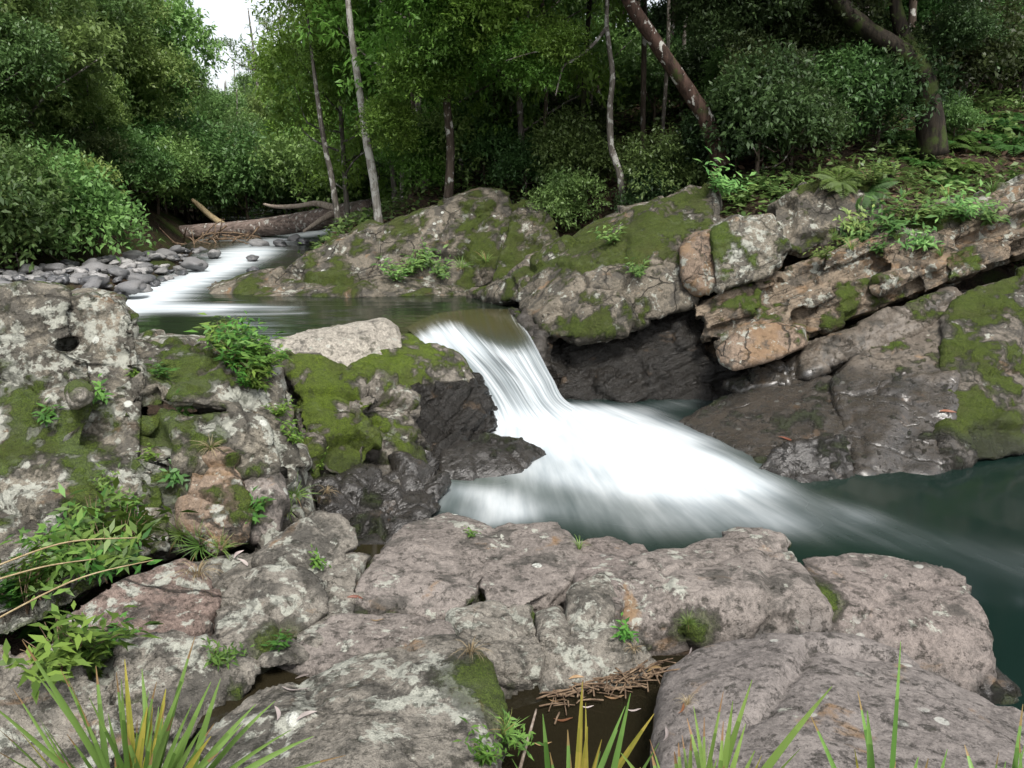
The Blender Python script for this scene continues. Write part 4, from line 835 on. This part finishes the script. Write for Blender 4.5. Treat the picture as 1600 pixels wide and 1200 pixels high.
for px, py, s in [(1330, 390, 1.2), (1400, 375, 1.4), (1470, 400, 1.2), (720, 420, 1.6), (760, 410, 1.6), (1550, 300, 1.6), (1480, 310, 1.6), (1410, 310, 1.6), (1300, 375, 1.2)]:
    set_plant('grass', px, py, s, 'grass growing on the ledges across the stream', 'grass tufts across the stream')
# ------------------------------------------------------------------ long bladed tufts at the bottom
def blade_tuft(name, label, base, tips, extra, w=.021):
    b0 = P(*base); e = thing(name, label, 'grass tuft', tuple(b0)); V, Fc, Y, FY, T = [], [], [], [], []
    for k in range(len(tips) + extra):
        yel = False
        if k < len(tips): tx, ty, tY = tips[k][:3]; yel = len(tips[k]) > 3; tip = P(tx, ty, tY) - b0
        else: a = rng.random() * 6.28; tip = np.array((math.cos(a) * .28 * rng.random(), math.sin(a) * .28 * rng.random(), .12 + .3 * rng.random())); yel = rng.random() < .08
        st = np.array((rng.normal() * .035, rng.normal() * .035, -.05)) + np.array((tip[0] * .12, tip[1] * .12, 0)); t = np.linspace(0, 1, 9)[:, None]
        mid = (st + tip) / 2 + np.array((0, 0, .08 * np.linalg.norm(tip[:2]) + .02)); pts = (1 - t) ** 2 * st + 2 * t * (1 - t) * mid + t * t * tip
        ww = w * (.75 + .5 * rng.random()) * np.clip(1.05 - np.linspace(0, 1, 9) ** 3, .08, 1)
        an = rng.normal() * .5; blade_strip(pts, ww, Y if yel else V, FY if yel else Fc, np.array((math.sin(an), -math.cos(an), .3)))
        if not yel: T += [rng.random() * .88] * 12 + ([.89, .93, .98, 1.0] if False else [.8] * 2 + [1.0 if rng.random() < .55 else .7] * 2)
    link('green_blades', leaf_mesh('green_blades', np.array(V), np.array(Fc), np.array(T)), ML['grass'], e)
    if Y: link('yellow_blades', leaf_mesh('yellow_blades', np.array(Y), np.array(FY), rng.random(len(FY))), ML['yellow'], e)
blade_tuft('grass_tuft', 'large tuft of long stiff green blades at the bottom left', (205, 1290, 1.95),
    [(35, 1000, 2.05), (-20, 1095, 1.9), (20, 1075, 2.1), (55, 1050, 2.1), (95, 1045, 2.05), (102, 1050, 1.95, 1), (150, 1040, 2.1), (182, 1050, 2.0), (195, 1030, 2.05, 1), (190, 1060, 1.9), (245, 1065, 2.0), (305, 995, 2.1), (288, 1062, 2.0), (330, 1065, 2.05), (345, 1060, 2.1), (230, 1105, 2, 1), (400, 1100, 2.05), (430, 1095, 2.1), (380, 1130, 2), (335, 1130, 1.9), (455, 1140, 2.1), (300, 1100, 1.9), (-10, 1170, 1.85), (140, 1090, 1.9), (60, 1120, 1.8), (270, 1120, 1.85), (490, 1150, 2.05), (0, 1140, 1.9), (540, 1180, 1.95), (330, 1150, 1.8, 1)], 60)
blade_tuft('grass_tuft', 'sparse tuft with a tall yellow blade at the bottom beside the rill', (900, 1330, 1.95), [(848, 1115, 2.05), (910, 1065, 2.0, 1), (918, 1135, 1.95, 1), (887, 1140, 2.05), (985, 1083, 1.95), (1022, 1115, 1.95, 1), (965, 1140, 2.05), (1030, 1160, 1.85), (800, 1185, 1.9), (940, 1155, 1.9, 1)], 14)
blade_tuft('grass_tuft', 'tuft of broad green blades in front of the front slab', (1085, 1340, 1.9), [(1130, 1080, 2), (1175, 1062, 2.0), (1100, 1120, 1.9), (1145, 1095, 1.95), (1300, 1072, 1.85), (1015, 1155, 1.85), (1060, 1160, 2.05), (1190, 1180, 1.85, 1), (1250, 1170, 1.8), (1080, 1150, 1.95), (1165, 1130, 2), (1120, 1185, 1.9)], 22)
blade_tuft('grass_tuft', 'thin tuft with one tall upright blade at the bottom right', (1390, 1340, 1.9), [(1407, 1002, 1.95), (1265, 1115, 1.95), (1340, 1080, 2.1), (1355, 1110, 2.0), (1335, 1170, 1.9, 1), (1395, 1150, 1.95, 1), (1480, 1170, 1.9), (1450, 1185, 1.8)], 5)
blade_tuft('grass_tuft', 'few green blades in the bottom right corner', (1575, 1340, 1.95), [(1598, 1100, 2.0), (1592, 1150, 1.95), (1560, 1175, 1.9), (1620, 1120, 1.9)], 4)
for k, (pl, lb) in enumerate([([(-20, 890), (100, 848), (215, 840)], 'topmost dry stem crossing the left cliff foot'), ([(-20, 975), (120, 905), (240, 875)], 'long pale dry stem crossing above the red boulder'), ([(-20, 910), (70, 885), (150, 873)], 'short dry stem between the two longer ones at the left edge'), ([(-20, 1065), (80, 1075), (190, 1120)], 'dry stem bending down behind the long bladed tuft')]):
    mb = MB(); mb.tube([P(a, b, 3.0 + .12 * i) for i, (a, b) in enumerate(pl)], [.005, .004, .002], 5, 14)
    tag(recentre(link('dry_stem', mb.mesh('dry_stem'), MBK['straw'])), lb, 'dry stem')
# fallen leaves
def gum_leaf():
    t = np.linspace(0, 1, 7); V, Fc = [], []; pts = np.stack([.1 * (t - .5), .012 * np.sin(t * 3.1), .006 + .006 * np.cos(t * 5)], 1)
    blade_strip(pts, .017 * np.sin(np.pi * np.clip(t * .94 + .03, 0, 1)) + .001, V, Fc, np.array((0, 0, 1.0))); return leaf_mesh('gum_leaf', np.array(V), np.array(Fc), rng.random(len(Fc)) * .4)
GUM = gum_leaf(); LC = {}
for n_, a, b in (('pale', (.35, .3, .28), (.5, .43, .4)), ('rust', (.16, .06, .03), (.28, .12, .06)), ('tan', (.25, .16, .08), (.36, .25, .13))): LC[n_] = leaf_mat(n_ + '_fallen_leaf', a, b, .5, .1, .02)
for px, py, c, s, lb in [(372, 868, 'pale', 1.1, 'upper of two pale fallen leaves by the undercut boulder'), (380, 882, 'pale', 1.2, 'lower of two pale fallen leaves by the undercut boulder'), (270, 855, 'rust', 1., 'rusty fallen leaf at the right end of the herbs'), (432, 1118, 'pale', .9, 'pink fallen leaf on the left side of the big boulder'), (478, 1120, 'pale', .9, 'pink fallen leaf on the big boulder beside the left rill pool'), (462, 1080, 'pale', 1.3, 'whitish fallen leaf at the edge of the left rill pool'), (555, 935, 'rust', .9, 'rusty leaf at the shallow bright puddle'), (1078, 1022, 'pale', .9, 'pale leaf on the tip of the front slab'), (1065, 1110, 'rust', .7, 'small rusty leaf in the crack of the front slab'), (848, 1163, 'tan', .8, 'tan leaf floating in the dark rill'), (918, 1105, 'pale', .6, 'small pale leaf floating in the dark rill'), (1040, 1150, 'pale', .8, 'pale leaf at the left edge of the front slab'), (900, 1060, 'tan', .8, 'tan leaf above the dark rill'), (1020, 1045, 'tan', .9, 'tan leaf on the twig heap'), (880, 1125, 'rust', .9, 'rusty leaf floating in the dark rill'), (960, 1090, 'tan', 1., 'tan curled leaf floating under the twig heap'), (990, 1110, 'pale', .7, 'small pale leaf beside the front slab in the dark rill'), (870, 1095, 'tan', .8, 'tan leaf at the foot of the mossy wedge'), (475, 1055, 'pale', .8, 'small pale leaf floating in the left rill pool'), (590, 970, 'tan', .7, 'tan leaf in the shallow bright puddle'), (1480, 645, 'rust', 1.6, 'orange leaf on the right bank slab'), (1228, 688, 'rust', 1.6, 'orange leaf on the shiny wet slab')]:
    loc, nr = hit(px, py); o = tag(put('fallen_leaf', GUM, LC[c], None, loc + nr * .003, 0, s), lb, 'leaf'); o.rotation_mode = 'QUATERNION'
    o.rotation_quaternion = nr.to_track_quat('Z', 'Y') @ Vector((0, 0, 1)).rotation_difference(Vector((0, 0, 1)))
def child(name, mb, mat, parent):
    me = mb.mesh(name); me.transform(__import__('mathutils').Matrix.Translation(-parent.location)); return link(name, me, mat, parent)
tw = thing('twig_heap', 'heap of drowned brown twigs and bark along the dark rill edge', 'twigs', tuple(PZ(960, 1065, .2)))
for k in range(98):
    px = 860 + 185 * random.random(); py = 1094 - .28 * (px - 860) + abs(random.gauss(0, 16)) - 6; l, nr = hit(px, py); l = np.array(l) + np.array((0, 0, .012 + .02 * random.random())); a = random.gauss(.4, .7); L = random.uniform(.03, .11)
    dd = np.array((math.cos(a), math.sin(a), random.gauss(0, .15))) * L; mb = MB(); mb.tube([l - dd, l + np.array((0, 0, .006)), l + dd], random.uniform(.0025, .0055), 5, 5); child('twig', mb, MBK['twig'], tw)
mb = MB(); mb.tube([P(*q) for q in ((805, 1230, 2.5), (818, 1180, 2.75), (832, 1130, 2.95), (838, 1108, 3.05))], [.008, .007, .006, .004], 6, 12)
tag(recentre(link('stick', mb.mesh('stick'), MBK['drift'])), 'thin bare stick standing out of the dark rill', 'stick')
# ------------------------------------------------------------------ cobbles
def cobble_mesh(seed):
    bm = bmesh.new(); bmesh.ops.create_icosphere(bm, subdivisions=3, radius=1); v = np.array([q.co for q in bm.verts]); 
    f1, f2, cid, tl = worley(v * .9 + seed * 5.3, seed); v = v * (1 + .35 * fbm(v * .9 + seed * 3.1, 3, seed) + .3 * tl)[:, None]; v[:, 2] *= .5; v[:, 1] *= .78
    for q, c in zip(bm.verts, v): q.co = c
    me = bpy.data.meshes.new('cobble'); bm.to_mesh(me); bm.free(); me.polygons.foreach_set('use_smooth', np.ones(len(me.polygons), bool)); me.materials.append(M_COB); return me
COBM = [cobble_mesh(k) for k in range(9)]
def cobble(x, y, z, s, label, group=None):
    o = link('cobble', random.choice(COBM)); o.location = (x, y, z); o.scale = (s,) * 3; o.rotation_euler = (random.gauss(0, .2), random.gauss(0, .2), random.random() * 6.28); return tag(o, label, 'cobble', group)
for px, py, s, lb in [(305, 412, .26, 'large dark wet cobble where the stony bar meets the rapids'), (335, 396, .18, 'brown cobble near the driftwood at the bar end'), (150, 425, .36, 'big pale cobble on the middle of the stony bar'), (205, 446, .22, 'black wet cobble at the water edge of the bar'), (190, 430, .26, 'broad grey cobble on the bar behind the black one')]:
    q = PZ(px, py, 1.05); cobble(q[0], q[1], 1.03, s, lb)
done = []; tries = 0
while len(done) < 292 and tries < 20000:
    tries += 1; px = random.uniform(-60, 330); py = random.uniform(390, 474); q = PZ(px, py, .95)
    if sdist(np.array([q[0]]), np.array([q[1]]), BAR)[0] < -.12: continue
    s = random.choice((.06, .08, .09, .1, .12, .15, .2)) * random.uniform(.8, 1.15)
    if any((q[0] - a) ** 2 + (q[1] - b) ** 2 < (.66 * (s + c)) ** 2 for a, b, c in done): continue
    done.append((q[0], q[1], s)); cobble(q[0], q[1], max(gz(q[0], q[1]), .82) + .12 * s + .05, s, 'smooth grey river cobble on the stony bar left of the rapids', 'cobbles on the stony bar')
for px, py in ((395, 404), (440, 385), (460, 379), (398, 422), (476, 383), (405, 385)):
    q = PZ(px, py, .98); cobble(q[0], q[1], .93 + .02 * (q[1] - 14), random.uniform(.12, .22), 'dark wet cobble standing in the white rapids below the log', 'cobbles in the rapids')
# ------------------------------------------------------------------ fallen log and driftwood
lg = thing('fallen_log', 'long weathered fallen trunk lying across the stream above the rapids', 'log', tuple(P(400, 370, 22.5)))
def child(name, mb, mat, parent):
    me = mb.mesh(name); me.transform(__import__('mathutils').Matrix.Translation(-parent.location)); return link(name, me, mat, parent)
mb = MB(); mb.tube([P(262, 366, 23.6), P(330, 362, 23.2), P(400, 357, 22.6), P(480, 346, 21.8), P(535, 337, 21.2), P(580, 332, 20.6)], [.22, .24, .25, .27, .3, .34], 14, 40, .06); child('trunk', mb, MBK['log'], lg)
mb = MB(); mb.tube([P(412, 319, 22.0), P(432, 323, 21.8), P(465, 322, 21.6), P(492, 318, 21.4), P(515, 323, 21.2), P(540, 333, 21.0)], [.03, .05, .06, .07, .1, .14], 8, 30, .1); child('branch', mb, MBK['drift'], lg)
mb = MB(); mb.tube([P(474, 362, 20.6), P(490, 352, 20.7), P(505, 342, 20.8), P(520, 334, 20.9), P(540, 330, 21)], [.03, .06, .07, .09, .12], 8, 24, .1); child('branch', mb, MBK['drift'], lg)
mb = MB()
for k in range(26):
    a = random.random() * 6.28; c = P(268, 366, 23.6); L = random.uniform(.4, 1.0); dd = np.array((-.6 + random.gauss(0, .5), random.gauss(0, .6), math.sin(a) * .7)) * L
    mb.tube([c, c + dd * .5 + np.random.default_rng(k).normal(size=3) * .08, c + dd], [.05, .03, .01], 5, 7)
child('root_plate', mb, MBK['brown'], lg)
dw = thing('driftwood_pile', 'tangled brown driftwood caught under the fallen log', 'driftwood', tuple(P(340, 390, 21.5)))
for k in range(60):
    c = P(random.uniform(268, 420), random.uniform(368, 394), random.uniform(20.5, 22.5)); a = random.random() * 6.28; L = random.uniform(.25, .9); dd = np.array((math.cos(a), .5 * math.sin(a), random.gauss(0.1, .3))) * L
    mb = MB(); mb.tube([c - dd, c + np.array((0, 0, random.gauss(0, .1))), c + dd], [.025, .02, .008], 5, 6); child('branch', mb, MBK['twig'], dw)
mb = MB(); mb.tube([P(300, 312, 24), P(312, 322, 24), P(328, 337, 24), P(350, 352, 24)], [.05, .08, .09, .1], 7, 16, .1)
tag(recentre(link('broken_branch', mb.mesh('broken_branch'), MBK['straw'])), 'yellowish broken branch leaning behind the left end of the log', 'branch')
# ------------------------------------------------------------------ single trees
def own_tree(name, label, path, radii, bark, crowns, mat, extra=(), kind='slender'):
    b = P(*path[0]); e = thing(name, label, 'tree', tuple(b)); mb = MB(); pts = [P(*q) for q in path]
    pts[0] = pts[0] - np.array((0, 0, .3)); mb.tube(pts, radii, 10, 40, .12, len(label)); child('trunk', mb, MBK[bark], e)
    for pl, rr in extra: mb = MB(); mb.tube([P(*q) for q in pl], rr, 7, 20, .1); child('limb', mb, MBK[bark], e)
    for px, py, Y, s in crowns:
        cr = PROTO['shrub'][int(px + 3 * len(label)) % 4][1]; put('crown', cr, ML[mat], e, tuple(P(px, py, Y) - b), random.random() * 6, s)
own_tree('tree', 'tall slender tree with pale blotched bark behind the far mossy outcrop', [(592, 332, 15.2), (583, 275, 15.2), (572, 215, 15.2), (560, 130, 15.2), (550, 60, 15.2), (543, -10, 15.2), (535, -120, 15.2), (530, -230, 15.2)], [.085, .075, .07, .062, .056, .05, .04, .025], 'pale', [(535, -230, 15.2, 1.3), (560, -190, 15.4, 1.2), (500, -180, 15, 1.1)], 'mid')
own_tree('tree', 'thin pale sapling left of the tall slender pale tree', [(528, 325, 17.5), (517, 270, 17.5), (509, 235, 17.5), (500, 180, 17.5), (492, 120, 17.5), (480, 20, 17.5)], [.07, .06, .055, .05, .04, .02], 'grey', [(500, 60, 17.5, .8), (490, 10, 17.5, .9), (520, 130, 17.8, .6)], 'bright')
own_tree('tree', 'crooked grey barked tree standing alone in the dark forest edge', [(978, 305, 13.8), (968, 270, 13.8), (955, 230, 13.8), (953, 170, 13.8), (957, 120, 13.8), (950, 60, 13.8), (948, 20, 13.8), (955, -120, 13.8)], [.065, .06, .055, .05, .045, .04, .035, .025], 'grey', [(950, -110, 13.8, 1.3), (1000, -90, 14, 1.2), (900, -80, 13.6, 1.1), (960, -30, 13.5, .8), (890, 20, 13.4, .7), (1010, 30, 14.4, .7)], 'shade',
    [([(948, 42, 13.8), (925, 72, 13.5), (895, 95, 13.3), (880, 105, 13.2), (868, 150, 13)], [.03, .025, .02, .018, .008]), ([(895, 95, 13.3), (850, 80, 13), (790, 95, 12.8)], [.015, .01, .005])])
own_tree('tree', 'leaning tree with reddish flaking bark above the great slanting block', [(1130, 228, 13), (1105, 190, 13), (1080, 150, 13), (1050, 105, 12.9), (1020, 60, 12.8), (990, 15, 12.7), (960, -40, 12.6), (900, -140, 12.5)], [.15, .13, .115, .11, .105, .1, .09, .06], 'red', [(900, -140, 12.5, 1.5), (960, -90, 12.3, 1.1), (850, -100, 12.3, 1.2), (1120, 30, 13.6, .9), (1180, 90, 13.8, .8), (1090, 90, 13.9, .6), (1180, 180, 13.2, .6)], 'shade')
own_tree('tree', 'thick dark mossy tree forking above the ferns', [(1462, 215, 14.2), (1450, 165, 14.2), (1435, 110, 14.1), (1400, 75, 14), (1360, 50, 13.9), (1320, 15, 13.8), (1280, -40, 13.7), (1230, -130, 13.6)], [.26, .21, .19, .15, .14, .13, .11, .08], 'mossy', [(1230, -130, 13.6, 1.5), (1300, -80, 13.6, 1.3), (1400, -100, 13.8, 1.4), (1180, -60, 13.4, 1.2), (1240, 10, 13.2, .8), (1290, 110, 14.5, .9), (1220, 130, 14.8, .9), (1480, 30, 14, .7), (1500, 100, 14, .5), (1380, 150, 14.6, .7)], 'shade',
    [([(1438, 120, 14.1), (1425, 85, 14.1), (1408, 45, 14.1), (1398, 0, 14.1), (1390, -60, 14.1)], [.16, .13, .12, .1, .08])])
own_tree('tree', 'straight pale trunk at the top right corner of the forest', [(1570, 112, 21), (1572, 70, 21), (1576, 20, 21), (1580, -40, 21), (1582, -150, 21)], [.16, .14, .13, .12, .08], 'pale', [(1582, -150, 21, 2.2), (1540, -110, 21, 1.8)], 'shade')
# ------------------------------------------------------------------ left bank thicket
def vis(x, y, pad=2): px, _ = proj(x, y, 2); return -250 < px < 1850
def scatter(n, xr, yr, spacing, test, seed):
    r = np.random.default_rng(seed); out = []; t = 0
    while len(out) < n and t < n * 60:
        t += 1; x = r.uniform(*xr); y = r.uniform(*yr)
        if not vis(x, y) or not test(x, y): continue
        if any((x - a) ** 2 + (y - b) ** 2 < spacing ** 2 for a, b in out): continue
        out.append((x, y))
    return out
sd1 = lambda x, y, poly: sdist(np.array([x]), np.array([y]), poly)[0]
def fit_gap(x, y, h):
    """keep the valley opening free: returns a scale"""
    px, py = proj(x, y, gz(x, y) + h)
    return px, py
LS = 'shrubs along the foot of the left bank'; LT = 'trees of the left bank thicket'
for i, (x, y) in enumerate(scatter(46, (-20, -8.3), (12.5, 30), 1.15, lambda x, y: (-.1 if y < 17 else .9) < sd1(x, y, LEFT) < 2.8, 1)):
    m = random.choice(['mid', 'dark', 'mid', 'mid', 'mid', 'olive']); tree('shrub', x, y, random.uniform(.8, 1.35), m, 'brown', 'shrub', {'mid': 'leafy mid green shrub', 'dark': 'dark leaved shrub', 'olive': 'dull olive twiggy shrub'}[m] + ' at the foot of the left bank behind the cobbles', 'shrub', LS + (' with dark leaves' if m == 'dark' else ' with olive leaves' if m == 'olive' else ''))
for i, (x, y) in enumerate(scatter(74, (-32, -9.5), (13.5, 44), 1.75, lambda x, y: sd1(x, y, LEFT) > 1.6, 2)):
    m = random.choice(['mid', 'dark', 'mid', 'mid', 'mid', 'olive']); s = random.uniform(.6, 1.15)
    px = proj(x, y, 3)[0]
    if 300 < px < 480 and y > 18: s = min(s, .75)
    tree('bank', x, y, s, m, 'grey', 'tree', {'mid': 'mid green leafy tree', 'dark': 'dark green dense tree', 'olive': 'olive leaved tree'}[m] + ' in the thicket climbing the left bank', 'tree', LT + (' with dark leaves' if m == 'dark' else ' with olive leaves' if m == 'olive' else ''))
for px, Y, s_, lb in [(222, 27, 1.2, 'tall leafy tree on the left bank bounding the sky gap'), (258, 34, 1.0, 'tree left of the sky gap reaching above the picture'), (190, 24, 1.1, 'round crowned tree high on the left bank beside the sky gap')]:
    q = P(px, 280, Y); tree('bank', q[0], q[1], s_, 'mid', 'grey', 'tree', lb, 'tree', sz=1.15)
# far valley
for i, (x, y) in enumerate(scatter(70, (-60, -6), (33, 85), 2.6, lambda x, y: abs(x + .34 * y) < .12 * y + 3 and sd1(x, y, LEFT) < 9, 3)):
    k = random.choice(['bank', 'loose', 'bank']); top = 2.6 + y * .128; h = 6.2; s = min(1.9, max(.5, (top - gz(x, y)) / h * random.uniform(.75, 1.05)))
    tree(k, x, y, s, random.choice(['mid', 'olive', 'mid']), 'grey', 'tree', 'hazy distant tree closing off the valley behind the log', 'tree', 'distant trees in the valley gap')
for px, Y, py_top, lb in [(405, 52, 0, 'tall thin crowned tree against the sky in the valley gap'), (470, 58, -30, 'tall tree right of the sky gap with a broken crown')]:
    q = P(px, 250, Y); z0 = gz(q[0], q[1]); h = P(px, py_top, Y)[2] - z0; tree('airy', q[0], q[1], h / 10., 'olive', 'grey', 'tree', lb, 'tree')
# bright trees of the right bank beyond the outcrop
for i, (x, y) in enumerate(scatter(40, (-9.5, 1.0), (15.8, 36), 1.3, lambda x, y: sd1(x, y, RIGHT) > .5 and proj(x, y, 4)[0] > (560 if y < 19 else 520 if y < 26 else 490) and proj(x, y, 4)[0] < 860, 4)):
    px = proj(x, y, 4)[0]; m = 'bright' if px < 660 or random.random() < .6 else 'mid'
    tree('loose', x, y, random.uniform(.9, 1.35), m, 'grey', 'tree', ('bright yellow green tree' if m == 'bright' else 'mid green loose tree') + ' with drooping foliage beyond the far mossy outcrop', 'tree', 'bright green trees beyond the outcrop' if m == 'bright' else 'mid green trees beyond the outcrop')
own_tree('tree', 'bright leafy tree whose boughs hang over the right end of the far outcrop', [(700, 285, 15), (704, 230, 15), (698, 150, 14.9), (706, 70, 14.8), (700, -40, 14.8)], [.09, .08, .07, .06, .03], 'brown',
    [(720, 40, 13.6, .9), (660, 190, 14.4, .7), (770, 110, 13.4, .75), (700, 150, 14, .7), (610, 250, 14.6, .55), (760, 20, 13.2, .9), (810, 160, 13.4, .6), (680, 90, 14, .9), (650, 20, 14.2, 1.), (860, 130, 13.2, .5)], 'bright')
for i, (x, y) in enumerate(scatter(26, (-13, -4.5), (26.5, 36), 1.1, lambda x, y: proj(x, y, 2)[0] > 250, 14)):
    tree('shrub', x, y, random.uniform(1., 1.7), random.choice(['mid', 'dark', 'dark']), 'brown', 'shrub', 'dense green shrub closing the stream bed behind the fallen log', 'shrub', 'shrubs behind the fallen log', z=gz(x, y) + .2)
# dark forest on the right
for i, (x, y) in enumerate(scatter(120, (-4, 34), (15, 44), 1.15, lambda x, y: sd1(x, y, RIGHT) > 1.4 and proj(x, y, 4)[0] > (820 if y < 24 else 640), 6)):
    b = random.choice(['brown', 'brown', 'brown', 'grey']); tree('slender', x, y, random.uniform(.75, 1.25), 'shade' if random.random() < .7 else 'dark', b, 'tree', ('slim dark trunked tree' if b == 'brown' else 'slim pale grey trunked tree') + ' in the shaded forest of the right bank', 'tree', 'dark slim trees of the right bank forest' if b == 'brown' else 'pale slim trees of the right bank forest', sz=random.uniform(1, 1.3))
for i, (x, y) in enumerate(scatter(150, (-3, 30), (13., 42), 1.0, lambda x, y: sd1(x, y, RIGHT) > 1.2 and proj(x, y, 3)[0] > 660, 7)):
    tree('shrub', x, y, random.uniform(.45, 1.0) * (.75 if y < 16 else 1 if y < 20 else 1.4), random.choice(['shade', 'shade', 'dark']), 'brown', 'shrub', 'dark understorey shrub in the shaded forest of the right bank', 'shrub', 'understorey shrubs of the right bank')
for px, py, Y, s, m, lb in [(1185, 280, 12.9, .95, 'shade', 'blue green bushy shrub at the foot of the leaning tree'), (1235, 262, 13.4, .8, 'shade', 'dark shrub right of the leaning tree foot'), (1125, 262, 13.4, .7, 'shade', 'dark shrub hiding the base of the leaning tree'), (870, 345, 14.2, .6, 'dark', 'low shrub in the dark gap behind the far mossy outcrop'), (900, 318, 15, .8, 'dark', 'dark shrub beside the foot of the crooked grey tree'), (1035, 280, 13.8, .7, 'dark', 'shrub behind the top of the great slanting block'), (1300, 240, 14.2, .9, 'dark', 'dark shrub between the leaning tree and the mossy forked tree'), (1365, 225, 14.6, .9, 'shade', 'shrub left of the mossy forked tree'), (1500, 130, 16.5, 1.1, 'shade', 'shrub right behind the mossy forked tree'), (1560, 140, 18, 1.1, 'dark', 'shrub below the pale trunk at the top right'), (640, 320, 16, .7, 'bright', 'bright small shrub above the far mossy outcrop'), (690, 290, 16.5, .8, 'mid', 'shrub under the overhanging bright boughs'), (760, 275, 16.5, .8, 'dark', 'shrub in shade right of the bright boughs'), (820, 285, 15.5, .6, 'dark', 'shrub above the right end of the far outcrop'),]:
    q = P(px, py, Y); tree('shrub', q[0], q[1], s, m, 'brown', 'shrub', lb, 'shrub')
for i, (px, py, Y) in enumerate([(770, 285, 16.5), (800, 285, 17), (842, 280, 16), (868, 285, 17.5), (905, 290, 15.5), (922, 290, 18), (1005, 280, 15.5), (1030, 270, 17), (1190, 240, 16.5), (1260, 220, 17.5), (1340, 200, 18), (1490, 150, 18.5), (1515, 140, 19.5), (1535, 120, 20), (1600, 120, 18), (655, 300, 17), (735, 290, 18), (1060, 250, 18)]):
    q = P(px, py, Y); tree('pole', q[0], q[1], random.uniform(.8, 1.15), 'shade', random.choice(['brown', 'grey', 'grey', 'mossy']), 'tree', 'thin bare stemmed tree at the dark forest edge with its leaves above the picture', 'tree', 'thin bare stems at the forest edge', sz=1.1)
# ground cover
def cover(name, label, n, mat, L, seed, up, test):
    r = np.random.default_rng(seed); x = r.uniform(-14, 26, n); y = 11 + 27 * r.random(n) ** 1.3
    px, _ = proj(x, y, 2.5); d = sdist(x, y, RIGHT); k = (d > .6) & (px > 380) & (px < 1750) & (noise(np.stack([x, y, 0 * x], 1) * .9, seed) > test); x, y = x[k], y[k]
    z = ground_h(x, y) + r.random(len(x)) * up; q = np.stack([x, y, z], 1); ax = norm(r.normal(size=q.shape) * np.array((1, 1, .35))); nr = np.array((0, 0, 1)) + r.normal(size=q.shape) * .4
    s = L * (.6 + .8 * r.random(len(x))); v, f = leaf_quads(q, ax, nr, s, s * .45); o = link(name, leaf_mesh(name, v, f, r.random(len(f))), ML[mat]); tag(o, label, name.replace('_', ' '), None, 'stuff')
cover('leaf_litter', 'brown leaf litter on the shaded right bank slope', 90000, 'litter', .13, 21, .03, .2)
cover('ground_cover', 'low green seedlings covering the right bank slope', 150000, 'mid', .13, 22, .34, .36)
